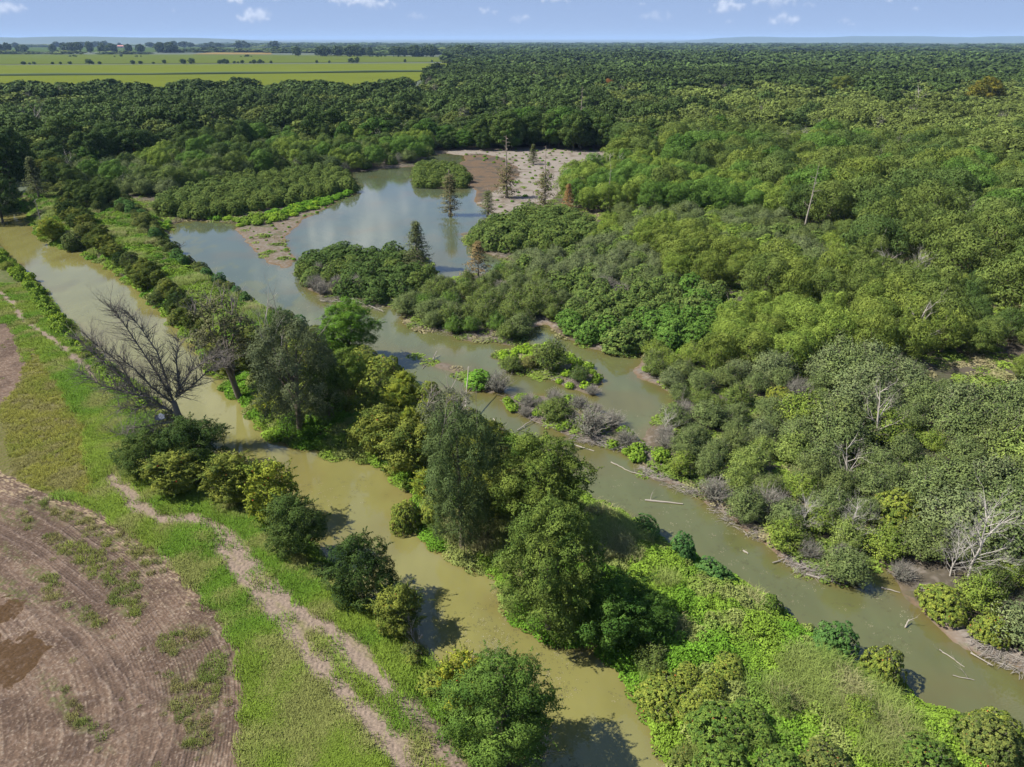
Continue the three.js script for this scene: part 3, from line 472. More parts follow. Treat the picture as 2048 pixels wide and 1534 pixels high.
function snag(seed, o) { // a leafless tree
  const r = rng(seed), W = new Geo(), H = o.H, lean = o.lean || 0;
  const T = [[0, -0.3, 0], [lean * 0.1, H * 0.2, 0.1], [lean * 0.35, H * 0.45, -0.1 + (r() - 0.5) * 0.4], [lean * 0.7, H * 0.72, (r() - 0.5) * 0.5], [lean, H, 0]], R = o.rad || H * 0.02;
  W.tube(T, [R * 1.2, R, R * 0.75, R * 0.45, R * 0.1], 7, o.bark || PALE);
  for (let k = 0; k < o.limbs; k++) { const t = lerp(o.from ?? 0.25, 0.92, (k + r() * 0.6) / o.limbs) * 4, i = Math.min(3, Math.floor(t)), f = t - i, A = T[i], B = T[i + 1], p = A.map((q, j) => lerp(q, B[j], f)), a = k * 2.4 + r() * 1.2; branch(W, r, p, [Math.cos(a), o.up ?? 0.8, Math.sin(a)], H * (o.reach || 0.34) * (0.55 + 0.7 * r()) * (1.1 - t * 0.13), R * 0.42, o.depth ?? 2, o.bark || PALE); }
  return { wood: W.build() };
}

// --- prototypes ---
const protos = {};
function proto(key, geos, H, R, woodName, leafName) { protos[key] = { geos, H, R, woodName, leafName }; }
const many = (n, f) => Array.from({ length: n }, (_, k) => f(k));
const WILLOW = { a: [0.052, 0.084, 0.019], b: [0.106, 0.142, 0.034] }, HARD = { a: [0.030, 0.056, 0.012], b: [0.070, 0.100, 0.022] }, GREY = { a: [0.050, 0.066, 0.030], b: [0.095, 0.112, 0.052] }, LEAFY = { a: [0.044, 0.080, 0.018], b: [0.112, 0.150, 0.034] }, OLIVE = { a: [0.050, 0.080, 0.018], b: [0.110, 0.138, 0.032] }, LIME = { a: [0.085, 0.110, 0.018], b: [0.19, 0.195, 0.035] };
proto('greyTree', many(2, (k) => broadTree(11 + k, { H: 15, R: 5, n: 46000, lobes: 48, size: 0.25, base: 0.3, leaf: 0.175, asp: 0.5, sprays: 220, sprayLen: 1.3, ...GREY, droop: 0.3, gap: 0.33, gapF: 0.8, deadTop: 5, flat: 1.1 })), 15, 5, 'trunk', 'crown');
proto('greenTree', many(2, (k) => broadTree(21 + k, { H: 14, R: 4.3, n: 50000, lobes: 48, size: 0.25, base: 0.2, leaf: 0.165, asp: 0.6, sprays: 260, sprayLen: 1.2, a: [0.044, 0.076, 0.014], b: [0.105, 0.140, 0.026], droop: 0.2, gap: 0.33, gapF: 0.8, flat: 0.95 })), 14, 4.3, 'trunk', 'crown');
proto('darkTree', many(2, (k) => broadTree(31 + k, { H: 8, R: 3.7, n: 26000, lobes: 30, size: 0.29, base: 0.1, leaf: 0.16, sprays: 170, sprayLen: 1.0, asp: 0.6, ...HARD, gap: 0.32, gapF: 0.95 })), 8, 3.7, 'trunk', 'crown');
proto('limeTree', many(2, (k) => broadTree(41 + k, { H: 7, R: 3, n: 15000, lobes: 28, size: 0.29, base: 0.1, leaf: 0.175, asp: 0.7, sprays: 170, sprayLen: 1.1, a: [0.045, 0.070, 0.014], b: [0.15, 0.165, 0.026], gap: 0.3, gapF: 1.1, spark: 0.004, sparkC: [0.3, 0.05, 0.03] })), 7, 3, 'trunk', 'crown');
proto('thinTree', many(2, (k) => broadTree(51 + k, { H: 14, R: 3.8, n: 6500, lobes: 26, size: 0.3, base: 3.5, leaf: 0.24, a: [0.06, 0.065, 0.03], b: [0.10, 0.10, 0.045], gap: 0.42, gapF: 0.9, deadTop: 26, bark: [0.12, 0.10, 0.08] })), 14, 3.8, 'trunk', 'crown');
proto('willow', many(4, (k) => broadTree(61 + k, { H: 9, R: 4.6, n: 10500, lobes: 28, size: 0.33, base: 0.4, leaf: 0.36, sprays: 60, sprayLen: 1.2, asp: 0.34, ...WILLOW, droop: 0.5, flat: 0.85, deep: 0.14, stems: 2, cf: 0.4 })), 9, 4.6, 'trunk', 'crown');
proto('hardwood', many(3, (k) => broadTree(71 + k, { H: 12, R: 5, n: 8500, lobes: 30, size: 0.32, base: 0.8, leaf: 0.45, sprays: 60, sprayLen: 1.4, asp: 0.6, ...HARD, gap: 0.2, gapF: 0.7 })), 12, 5, 'trunk', 'crown');
proto('leafy', many(4, (k) => shrub(81 + k, { H: 3.4, R: 2.5, tufts: 240, per: 15, tuft: 0.3, leaf: 0.27, ...LEAFY })), 3.4, 2.5, 'stems', 'foliage');
proto('dome', many(2, (k) => shrub(91 + k, { H: 2.6, R: 1.6, tufts: 260, per: 16, tuft: 0.22, leaf: 0.18, a: [0.035, 0.085, 0.02], b: [0.07, 0.13, 0.03] })), 2.6, 1.6, 'stems', 'foliage');
proto('vineBush', many(3, (k) => shrub(101 + k, { H: 2.8, R: 2.2, tufts: 520, per: 14, tuft: 0.2, leaf: 0.17, a: [0.045, 0.07, 0.018], b: [0.12, 0.135, 0.03], spark: 0.004, sparkC: [0.25, 0.05, 0.03] })), 2.8, 2.2, 'stems', 'foliage');
proto('tuft', many(3, (k) => shrub(111 + k, { H: 0.8, R: 1.0, tufts: 80, per: 9, tuft: 0.16, leaf: 0.2, a: [0.075, 0.14, 0.015], b: [0.15, 0.22, 0.025], stemEvery: 8, bark: [0.1, 0.12, 0.04] })), 0.8, 1.0, 'stems', 'foliage');
proto('brushGrey', many(4, (k) => brush(121 + k, { H: 4.6, R: 3.0, stems: 165, per: 56, spread: 0.52, leaf: 0.24, asp: 0.5, a: [0.054, 0.078, 0.026], b: [0.112, 0.142, 0.046], twigs: 1, twigEvery: 3 })), 4.6, 3, 'stems', 'foliage');
proto('brushOlive', many(4, (k) => brush(131 + k, { H: 3.6, R: 2.6, stems: 140, per: 44, spread: 0.42, leaf: 0.22, asp: 0.5, ...OLIVE, twigs: 1, twigEvery: 2 })), 3.6, 2.6, 'stems', 'foliage');
proto('brushBare', many(3, (k) => brush(141 + k, { H: 3.2, R: 2.2, stems: 150, per: 12, spread: 0.35, leaf: 0.18, a: [0.08, 0.09, 0.055], b: [0.12, 0.125, 0.08], twigs: 4, bare: 0.4, bark: [0.19, 0.172, 0.148] })), 3.2, 2.2, 'stems', 'foliage');
proto('cypressCone', many(2, (k) => cypress(151 + k, { H: 10, R: 2.4, tiers: 70, per: 60, from: 0.1, cone: 1, leaf: 0.28, spread: 0.55, a: [0.04, 0.055, 0.022], b: [0.085, 0.095, 0.035] })), 10, 2.4, 'trunk', 'crown');
proto('cypressThin', many(3, (k) => cypress(161 + k, { H: 14, R: 1.7, tiers: 44, per: 64, from: 0.08, leaf: 0.36, spread: 0.8, a: [0.06, 0.06, 0.028], b: [0.11, 0.10, 0.045], bareAbove: [0.9, 0.6, 0.5][k], bark: [0.24, 0.2, 0.165] })), 14, 1.7, 'trunk', 'crown');
proto('cypressRust', many(1, (k) => cypress(171 + k, { H: 7.5, R: 2.6, tiers: 50, per: 40, from: 0.15, cone: 1, leaf: 0.3, spread: 0.5, a: [0.12, 0.085, 0.04], b: [0.16, 0.12, 0.05] })), 7.5, 2.6, 'trunk', 'crown');
proto('snagTall', many(2, (k) => snag(181 + k, { H: 16, limbs: 12, reach: 0.13, depth: 1, up: 0.4, bark: [0.22, 0.195, 0.165], rad: 0.2, from: 0.35 })), 16, 2, 'trunk');
proto('snagFork', many(4, (k) => snag(191 + k, { H: 7, limbs: 7, reach: 0.55, depth: 3, up: 0.8, bark: PALE, lean: 1.2, from: 0.2, rad: 0.14 })), 7, 3.4, 'trunk');
proto('snagTwig', many(2, (k) => snag(201 + k, { H: 7, limbs: 22, reach: 0.5, depth: 3, up: 1.1, bark: [0.31, 0.285, 0.255], lean: 0.4, from: 0.1, rad: 0.09 })), 7, 3.5, 'trunk');
proto('dryTwig', many(2, (k) => snag(211 + k, { H: 3, limbs: 10, reach: 0.5, depth: 2, up: 1.2, bark: [0.3, 0.26, 0.23], rad: 0.035, from: 0.05 })), 3, 1.2, 'trunk');

const kindCount = {};
// one plant: H is its height and R the half width of its crown in metres
function plant(key, name, label, category, x, z, H, R, tint, o = {}) {
  const p = protos[key], v = o.variant ?? Math.floor(hash2(Math.round(x * 31), Math.round(z * 17)) * p.geos.length), g = p.geos[v % p.geos.length];
  const t = new THREE.Group();
  const w = new THREE.Mesh(g.wood, woodMat); w.name = p.woodName; if (p.woodName === 'stems') w.userData.kind = 'stuff'; t.add(w);
  if (g.leaf) { const l = new THREE.Mesh(g.leaf, leafMat(...(tint || [1, 1, 1]))); l.name = p.leafName; t.add(l); }
  t.position.set(x, (o.y ?? Math.max(-0.1, hAt(x, z))) - 0.03, z); t.rotation.y = o.turn ?? hash2(Math.round(x * 13), Math.round(z * 29)) * 6.283; if (o.tilt) t.rotation.z = o.tilt;
  t.scale.set(R / p.R, H / p.H, R / p.R);
  addTop(t, name); tag(t, label, category, o.group); kindCount[name] = (kindCount[name] || 0) + 1;
  if (!o.loose) occupy(x, z, R * (o.room ?? 0.8));
  return t;
}
const cells = new Map();
const ck = (x, z) => Math.floor(x / 6) * 10007 + Math.floor(z / 6);
function occupy(x, z, r) { const k = ck(x, z); if (!cells.has(k)) cells.set(k, []); cells.get(k).push([x, z, r]); }
function free(x, z, r) { for (let i = -1; i <= 1; i++) for (let j = -1; j <= 1; j++) { const c = cells.get(ck(x + i * 6, z + j * 6)); if (c) for (const q of c) if ((q[0] - x) ** 2 + (q[1] - z) ** 2 < (q[2] + r) ** 2) return false; } return true; }
const at = (px, py, y = 0) => P(px, py, y);
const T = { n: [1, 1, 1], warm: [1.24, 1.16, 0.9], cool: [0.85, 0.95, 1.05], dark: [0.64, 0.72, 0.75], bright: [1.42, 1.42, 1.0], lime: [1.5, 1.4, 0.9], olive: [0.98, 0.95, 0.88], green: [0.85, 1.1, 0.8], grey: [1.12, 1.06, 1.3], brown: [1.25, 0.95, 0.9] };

// ---------- plants that stand out, one by one ----------
{
  const one = (key, name, label, cat, px, py, H, R, tint, o = {}) => { const [x, z] = at(px, py, o.lift ?? 0); return plant(key, name, label, cat, x, z, H, R, T[tint] || tint, o); };
  // on the levee between the canals
  one('thinTree', 'hardwood_tree', 'leaning half bare tree with a bare trunk on the levee edge', 'tree', 478, 790, 15, 4.6, 'n', { lift: 0.5, tilt: 0.10 });
  one('greyTree', 'hardwood_tree', 'broad grey green tree with twiggy dead top hanging over the canal', 'tree', 600, 866, 15, 4.7, 'n', { lift: 0.6, variant: 0 });
  one('greenTree', 'willow_tree', 'single round bright green willow on the levee', 'tree', 699, 716, 9.2, 4.3, [0.95, 1.3, 0.75], { lift: 0.8, variant: 1 });
  one('greyTree', 'hardwood_tree', 'tall narrow grey green tree with leaves down to the canal', 'tree', 925, 1095, 15.5, 3.6, [0.85, 1.0, 0.7], { lift: 0.6, variant: 1 });
  one('greenTree', 'hardwood_tree', 'tall green tree leaning over the canal, beside deep shade on the levee', 'tree', 1098, 1255, 13.2, 3.8, 'n', { lift: 0.6, variant: 0 });
  one('greenTree', 'hardwood_tree', 'wide green tree on the levee behind the tall green tree', 'tree', 1085, 1085, 11.2, 4.5, 'olive', { lift: 1.4, variant: 1 });
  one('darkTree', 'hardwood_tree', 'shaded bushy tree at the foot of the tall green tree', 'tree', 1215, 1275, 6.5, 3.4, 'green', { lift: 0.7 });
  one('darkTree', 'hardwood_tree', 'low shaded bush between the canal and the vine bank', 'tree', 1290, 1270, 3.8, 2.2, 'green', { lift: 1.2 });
  one('darkTree', 'hardwood_tree', 'dark vine hung tree beside the broad grey green tree', 'tree', 660, 845, 8, 2.9, 'n', { lift: 1.2 });
  one('darkTree', 'hardwood_tree', 'bushy tree in front of the single round willow', 'tree', 690, 790, 6.5, 3.0, 'bright', { lift: 1.8 });
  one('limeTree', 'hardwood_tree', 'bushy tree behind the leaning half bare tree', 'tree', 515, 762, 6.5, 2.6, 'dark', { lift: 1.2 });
  one('limeTree', 'hardwood_tree', 'yellow green vine tree overhanging the canal beside the broad grey tree', 'tree', 765, 905, 6.5, 3.2, 'n', { lift: 1 });
  one('limeTree', 'hardwood_tree', 'yellow green vine tree next to the tall narrow grey tree', 'tree', 830, 945, 6.8, 3.4, 'n', { lift: 1 });
  one('thinTree', 'hardwood_tree', 'sparse grey tree with dead limbs at the middle of the levee', 'tree', 895, 905, 7.8, 3.6, 'cool', { lift: 1.6 });
  one('snagFork', 'dead_tree', 'thin grey dead tree sticking out of the levee bushes', 'dead tree', 915, 905, 7.5, 1.8, 'n', { lift: 1.6, loose: 1, tilt: 0.12 });
  one('snagFork', 'dead_tree', 'dead grey limbs standing above the broad grey green tree', 'dead tree', 570, 800, 13, 3, 'n', { lift: 1.2, loose: 1 });
  one('vineBush', 'leafy_shrub', 'lone round bush on the canal edge by the tall narrow tree', 'shrub', 812, 1050, 3.0, 1.6, 'bright', { lift: 0.1 });
  one('dome', 'leafy_shrub', 'round dark green bush on the vine bank above the canal', 'shrub', 1668, 1286, 2.9, 1.75, 'n', { lift: 1.6 });
  one('dome', 'leafy_shrub', 'upright green bush at the bank beyond the wide green tree', 'shrub', 1366, 1108, 2.8, 1.2, 'cool', { lift: 1.4 });
  one('dome', 'leafy_shrub', 'spreading green bush on the bank next to the upright bush', 'shrub', 1425, 1146, 1.7, 1.7, 'n', { lift: 1.4 });
  one('dome', 'leafy_shrub', 'low green bush between upright bush and wide green tree', 'shrub', 1290, 1052, 2.0, 1.5, 'n', { lift: 1.4 });
  one('vineBush', 'leafy_shrub', 'small bush hanging over the bank below the spreading bush', 'shrub', 1540, 1205, 1.7, 1.1, 'green', { lift: 1.2 });
  one('vineBush', 'leafy_shrub', 'vine covered sapling with drooping pale shoots by the water', 'shrub', 1760, 1340, 3.4, 1.7, 'bright', { lift: 1.4 });
  // along the farm bank
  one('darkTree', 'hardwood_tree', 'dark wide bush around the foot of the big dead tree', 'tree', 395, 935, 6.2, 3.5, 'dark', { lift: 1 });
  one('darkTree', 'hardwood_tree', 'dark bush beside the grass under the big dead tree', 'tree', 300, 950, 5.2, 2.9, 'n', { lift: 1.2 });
  one('limeTree', 'hardwood_tree', 'yellow green bush in front of the big dead tree', 'tree', 348, 985, 4.4, 2.9, 'n', { lift: 1.3 });
  one('limeTree', 'hardwood_tree', 'yellow edged tree on the farm bank next to the dark wide bush', 'tree', 468, 1005, 5.8, 2.8, 'n', { lift: 1.2 });
  one('limeTree', 'hardwood_tree', 'pale leaved tree on the farm bank overlooking the canal', 'tree', 545, 1032, 7.0, 2.7, 'bright', { lift: 1.1 });
  one('darkTree', 'hardwood_tree', 'vine grown tree on the farm bank, paler side toward the track', 'tree', 592, 1105, 6.2, 2.9, 'n', { lift: 1.1 });
  one('darkTree', 'hardwood_tree', 'rounded very dark tree standing alone on the farm bank', 'tree', 728, 1190, 7.0, 2.9, 'dark', { lift: 1 });
  one('limeTree', 'hardwood_tree', 'slender yellow green tree with a few red leaves on the farm bank', 'tree', 796, 1252, 4.8, 2.1, 'n', { lift: 1 });
  one('greenTree', 'hardwood_tree', 'large dark green tree on the farm bank casting shade on the canal', 'tree', 1003, 1505, 9.4, 3.7, [0.75, 0.9, 0.8], { lift: 1, variant: 1 });
  one('limeTree', 'hardwood_tree', 'thin yellowish tree beside the large dark green tree', 'tree', 926, 1412, 5.8, 1.9, 'lime', { lift: 1 });
  one('dryTwig', 'dead_tree', 'pale leafless sapling leaning over the canal', 'dead tree', 836, 1298, 3.4, 1.0, 'n', { lift: 0.2, tilt: -0.35, loose: 1 });
  one('snagTwig', 'dead_tree', 'fan of bare grey twigs behind the thin yellowish tree', 'dead tree', 975, 1400, 4.8, 2.4, 'n', { lift: 0.6, loose: 1 });
  one('dryTwig', 'dead_tree', 'short bare pinkish twigs over the shadowed canal', 'dead tree', 1090, 1505, 2.0, 1.2, 'n', { lift: 0.6, loose: 1 });
  // the upper end of the canal
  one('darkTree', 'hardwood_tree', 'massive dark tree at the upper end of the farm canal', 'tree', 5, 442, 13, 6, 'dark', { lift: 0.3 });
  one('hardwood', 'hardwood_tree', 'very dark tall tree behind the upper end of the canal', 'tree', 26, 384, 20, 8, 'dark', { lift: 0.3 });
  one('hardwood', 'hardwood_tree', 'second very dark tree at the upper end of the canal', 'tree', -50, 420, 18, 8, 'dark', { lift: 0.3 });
  one('cypressCone', 'cypress_tree', 'bushy dark cypress at the head of the levee', 'tree', 82, 408, 12.5, 4.0, 'n', { lift: 0.3 });
  one('limeTree', 'hardwood_tree', 'yellow leaved tree standing in the canal below the dark cypress', 'tree', 108, 486, 6.0, 3.2, 'bright', { lift: 0 });
  one('vineBush', 'leafy_shrub', 'small bush at the foot of the canal cypress trees', 'shrub', 152, 500, 4.2, 2.6, 'dark', { lift: 0 });
  one('snagTall', 'dead_tree', 'thin dead stem over the yellow leaved canal tree', 'dead tree', 92, 470, 10, 1.4, 'n', { lift: 0, tilt: 0.1, loose: 1 });
  // cypresses and bare boles round the lagoon
  one('cypressThin', 'cypress_tree', 'slim cypress standing in the lagoon with its shadow on the water', 'tree', 901, 431, 13, 2.9, 'n', { lift: -0.05, variant: 0, y: 0 });
  one('cypressThin', 'cypress_tree', 'small cypress at the lagoon edge by the mud flat', 'tree', 976, 432, 8, 2.2, 'green', { variant: 0, y: 0.02 });
  one('cypressThin', 'cypress_tree', 'tall cypress with bare dead top on the open mud flat', 'tree', 1013, 397, 19, 3.4, 'olive', { variant: 2 });
  one('cypressThin', 'cypress_tree', 'very thin tall cypress at the edge of the shrubs by the flat', 'tree', 1089, 425, 18.5, 2.6, 'olive', { variant: 1 });
  one('cypressCone', 'cypress_tree', 'small leafy cypress on the back of the mud flat', 'tree', 1066, 330, 8, 2.8, 'olive', {});
  one('cypressCone', 'cypress_tree', 'dense cone shaped cypress at the end of the shrub island', 'tree', 836, 540, 10.5, 4.0, 'n', {});
  one('cypressRust', 'cypress_tree', 'olive brown spreading cypress beside the lagoon outlet', 'tree', 957, 562, 8.2, 3.8, 'n', {});
  one('cypressRust', 'cypress_tree', 'rust brown dying cypress among the shrubs', 'tree', 1136, 430, 8.6, 3.0, 'brown', {});
  one('cypressThin', 'cypress_tree', 'tall thin bare topped cypress behind the mud flat', 'tree', 1160, 299, 27, 3.2, 'grey', { variant: 2 });
  one('snagTall', 'dead_tree', 'tall bare bole with a few stubs rising from the willows', 'dead tree', 1608, 462, 17, 2.2, 'n', { tilt: -0.06, loose: 1 });
  one('snagTall', 'dead_tree', 'slender bare bole by the bright willows', 'dead tree', 1216, 425, 14, 1.3, 'n', { loose: 1 });
  one('snagFork', 'dead_tree', 'white forked dead tree in the grey green thicket', 'dead tree', 1750, 905, 8.5, 3.6, 'n', { loose: 1, variant: 0 });
  one('snagFork', 'dead_tree', 'dead white limbs reaching out of the willow wood', 'dead tree', 1800, 720, 9.5, 4, 'n', { loose: 1, variant: 1, tilt: -0.3 });
  one('snagFork', 'dead_tree', 'bare branches standing among the olive willows', 'dead tree', 1745, 600, 9, 3.2, 'n', { loose: 1, variant: 2 });
  one('snagFork', 'dead_tree', 'small bare branches beside the leafy shrub bank', 'dead tree', 1465, 650, 4.2, 2.2, 'n', { loose: 1, variant: 3 });
  one('snagTwig', 'dead_tree', 'wide bleached leafless tree above the canal bend', 'dead tree', 1935, 1165, 8.2, 4.4, 'n', { loose: 1, variant: 0 });
  one('snagTwig', 'dead_tree', 'smaller bleached twigs beside the log strewn bank', 'dead tree', 1690, 1095, 5, 2.6, 'n', { loose: 1, variant: 1 });
  one('snagTwig', 'dead_tree', 'bleached spray of twigs behind the root tangle', 'dead tree', 1600, 1075, 4.2, 2.2, 'n', { loose: 1, variant: 0 });
  one('snagTwig', 'dead_tree', 'pale bare shoots above the inlet thicket', 'dead tree', 1330, 880, 3.6, 2.2, 'n', { loose: 1, variant: 1 });
  one('snagFork', 'dead_tree', 'crooked white limbs low in the thicket', 'dead tree', 1690, 980, 5.5, 2.6, 'n', { loose: 1, variant: 2 });
  one('dryTwig', 'dead_tree', 'short grey stake like snag at the inlet', 'dead tree', 1364, 818, 3.2, 0.5, 'n', { loose: 1 });
  one('leafy', 'leafy_shrub', 'pale yellow green sapling tree above the willows', 'shrub', 1850, 520, 6.5, 2.6, 'lime', {});
  one('leafy', 'leafy_shrub', 'pale yellow green sapling beside the bright willows at the flat', 'shrub', 1306, 350, 8, 2.2, 'lime', {});
  one('leafy', 'leafy_shrub', 'light yellow green sapling in the wood behind the lagoon', 'shrub', 668, 290, 7, 2.2, 'lime', {});
  one('leafy', 'leafy_shrub', 'taller light yellow green sapling in the wood behind the lagoon', 'shrub', 710, 287, 9.5, 2.0, 'lime', {});
  one('dome', 'leafy_shrub', 'bright green bush on the mud bar in the channel', 'shrub', 958, 772, 2.2, 2.1, [1.7, 1.7, 0.8], {});
  one('brushBare', 'twiggy_bush', 'grey twiggy bush beside the bright bush on the mud bar', 'bush', 997, 782, 3.0, 2.1, 'grey', {});
  one('brushOlive', 'twiggy_bush', 'olive bush on the brush pile island', 'bush', 1112, 838, 2.8, 2.5, 'n', {});
  one('brushBare', 'twiggy_bush', 'large grey twiggy bush over the brush pile', 'bush', 1182, 868, 3.4, 3.0, 'grey', {});
  one('brushOlive', 'twiggy_bush', 'tall olive bush on the small island in the side channel', 'bush', 1100, 742, 4.6, 3.2, 'n', {});
  one('brushGrey', 'twiggy_bush', 'bush with rusty leaves on the small island', 'bush', 1062, 738, 2.0, 1.8, 'brown', {});
  one('brushOlive', 'twiggy_bush', 'low dark bush at the end of the small island', 'bush', 1160, 765, 2.2, 1.8, 'dark', {});
  // far wood, larger crowns that stand over the rest
  one('hardwood', 'hardwood_tree', 'large autumn tinted tree standing over the far willows', 'tree', 1965, 222, 22, 12, [1.9, 1.15, 0.7], { y: 0 });
  one('hardwood', 'hardwood_tree', 'broad brownish tree behind the willow wood', 'tree', 1680, 200, 19, 10, [1.5, 1.2, 1.0], { y: 0 });
  one('hardwood', 'hardwood_tree', 'small reddish dead leaved tree in the dark wood', 'tree', 1218, 192, 14, 6, [3.2, 0.9, 1.0], { y: 0 });
  one('snagFork', 'dead_tree', 'white dead tree spreading over the far willows', 'dead tree', 1835, 232, 17, 10, 'n', { y: 0, loose: 1, variant: 1 });
  one('snagFork', 'dead_tree', 'group of bare trunks at the end of the left wood', 'dead tree', 75, 290, 17, 8, 'n', { y: 0, loose: 1, variant: 3 });
}

// the big bare tree on the farm bank: its limbs are laid out one by one
{
  const r = rng(77), [bx, bz] = at(388, 880, 1), W = new Geo(), B = new Geo(), bark = [0.135, 0.12, 0.105];
  const q = (zx, zy, dz = 0) => [(zx - 975) * 0.0146, (1330 - zy) * 0.0158, dz];
  W.tube([q(985, 1350), q(930, 1160), q(890, 1030, 0.1), q(878, 930)], [0.62, 0.46, 0.40, 0.30], 9, bark);
  const limbs = [
    [[880, 930], [800, 720], [700, 500], [600, 280], [535, 185]], [[870, 930], [850, 700], [830, 520], [740, 330], [655, 205]], [[865, 940], [740, 800], [650, 640], [565, 535]], [[900, 885], [960, 800], [1080, 660], [1250, 560], [1370, 540]],
    [[900, 890], [1050, 800], [1180, 690], [1330, 655]], [[940, 830], [950, 600], [985, 450]], [[870, 1040], [700, 920], [580, 850], [430, 710], [280, 580], [150, 435]], [[590, 850], [520, 600], [420, 500], [330, 390]],
    [[640, 880], [450, 840], [300, 800], [130, 680]], [[900, 1180], [760, 1190], [620, 1190], [555, 1255], [430, 1320], [230, 1400]], [[860, 1090], [650, 1130], [450, 1170], [300, 1260]], [[620, 1195], [500, 1280], [330, 1340], [150, 1420]], [[840, 1000], [680, 950], [540, 990], [420, 960]],
  ];
  limbs.forEach((L, k) => {
    const side = (r() - 0.5) * 5 , pts = L.map(([a, b], i) => q(a, b, side * i / L.length * (k < 9 ? 1 : 0.4))), n = pts.length, r0 = k > 8 ? 0.10 : k === 7 ? 0.08 : 0.135;
    B.tube(pts, pts.map((_, i) => r0 * (1 - i / (n - 1) * 0.86)), 6, bark);
    for (let i = 1; i < n; i++) for (let s = 0; s < 24; s++) { const t = r(), a = pts[i - 1], b = pts[i], p = a.map((v, j) => lerp(v, b[j], t)), w = [b[0] - a[0], b[1] - a[1], b[2] - a[2]], l = Math.hypot(...w), d = sph(r); branch(B, r, p, [w[0] / l * 0.7 + d[0] * 1.1, w[1] / l * 0.7 + d[1] * 0.9 + (k > 8 ? -0.1 : 0.3), w[2] / l * 0.7 + d[2] * 1.1], 0.8 + 2.2 * r(), r0 * 0.24 * (1 - i / n * 0.4) + 0.02, 2, bark); }
  });
  const t = new THREE.Group(), tm = new THREE.Mesh(W.build(), woodMat), bm = new THREE.Mesh(B.build(), woodMat); tm.name = 'trunk'; bm.name = 'branchwork'; bm.userData.kind = 'stuff'; t.add(tm, bm);
  t.position.set(bx, hAt(bx, bz) - 0.2, bz); addTop(t, 'dead_tree'); tag(t, 'big leafless tree with many spreading limbs on the farm bank', 'dead tree');
  // sheet caught between its low limbs
  const cloth = new THREE.PlaneGeometry(1.2, 0.7, 10, 6), p = cloth.attributes.position; for (let k = 0; k < p.count; k++) { const x = p.getX(k), y = p.getY(k); p.setXYZ(k, x + (vn(x * 3, y * 3) - 0.5) * 0.3, y - 0.25 * x * x + (vn(x * 2 + 4, y * 2) - 0.5) * 0.3, 0.25 * Math.sin(x * 2.2 + y) + 0.15 * vn(x * 5, y * 4)); } cloth.computeVertexNormals();
  const c = new THREE.Mesh(cloth, new THREE.MeshStandardMaterial({ color: new THREE.Color().setRGB(0.05, 0.064, 0.095), roughness: 0.7, side: THREE.DoubleSide })), s = q(760, 1035, 0.55); c.position.set(bx + s[0], t.position.y + s[1], bz + s[2]); c.rotation.set(-0.8, 0.2, 0.15);
  addTop(c, 'tarpaulin'); tag(c, 'blue grey sheet caught low in the big leafless tree', 'tarpaulin');
}

// ---------- plants by area ----------
const overflow = {}; // kind -> places past the number built one by one
const CAP = { willow_tree: 280, leafy_shrub: 280, twiggy_bush: 285, hardwood_tree: 240, marsh_plant: 280, cypress_tree: 90, dead_tree: 90 };
const wanted = [];
const LANDMARKS = [['the white forked dead tree', 1750, 905], ['the dead white limbs', 1800, 720], ['the bleached tree at the canal bend', 1935, 1165], ['the single round willow', 697, 712], ['the tall narrow grey tree', 925, 1095], ['the olive brown cypress', 957, 562], ['the cone shaped cypress', 836, 540], ['the tall bare bole', 1608, 462], ['the rust brown cypress', 1136, 430], ['the pale yellow green sapling', 1850, 520], ['the bare branches among the olive willows', 1745, 600], ['the big leafless tree', 388, 880], ['the leaning half bare tree', 478, 790], ['the grey stake at the inlet', 1364, 818], ['the round bush on the vine bank', 1668, 1286], ['the yellow leaved canal tree', 108, 486], ['the broad grey green tree', 600, 868], ['the very dark tall tree', 26, 384]].map(([n, a, b]) => [n, ...P(a, b, 0.5)]);
const KINDS = {
  willow: ['willow', 'willow_tree', 'tree'], hardwood: ['hardwood', 'hardwood_tree', 'tree'], leafy: ['leafy', 'leafy_shrub', 'shrub'], vine: ['vineBush', 'leafy_shrub', 'shrub'], dome: ['dome', 'leafy_shrub', 'shrub'], grey: ['brushGrey', 'twiggy_bush', 'bush'], olive: ['brushOlive', 'twiggy_bush', 'bush'], bare: ['brushBare', 'twiggy_bush', 'bush'],
  tuft: ['tuft', 'marsh_plant', 'plant'], cone: ['cypressCone', 'cypress_tree', 'tree'], thin: ['cypressThin', 'cypress_tree', 'tree'], snag: ['snagFork', 'dead_tree', 'dead tree'], twig: ['snagTwig', 'dead_tree', 'dead tree'], tall: ['snagTall', 'dead_tree', 'dead tree'], lime: ['limeTree', 'hardwood_tree', 'tree'], dark: ['darkTree', 'hardwood_tree', 'tree'],
};
const HOW = { willow: 'round headed willow', hardwood: 'dark leaved hardwood', leafy: 'leafy green shrub', vine: 'vine grown shrub', dome: 'rounded green shrub', grey: 'grey green twiggy bush', olive: 'olive twiggy bush', bare: 'bare grey twiggy bush', tuft: 'low bright green plant', cone: 'small leafy cypress', thin: 'thin cypress', snag: 'bleached forked snag', twig: 'bleached leafless tree', tall: 'bare standing bole', lime: 'yellow green bushy tree', dark: 'dark bushy tree' };
let zoneNo = 0;
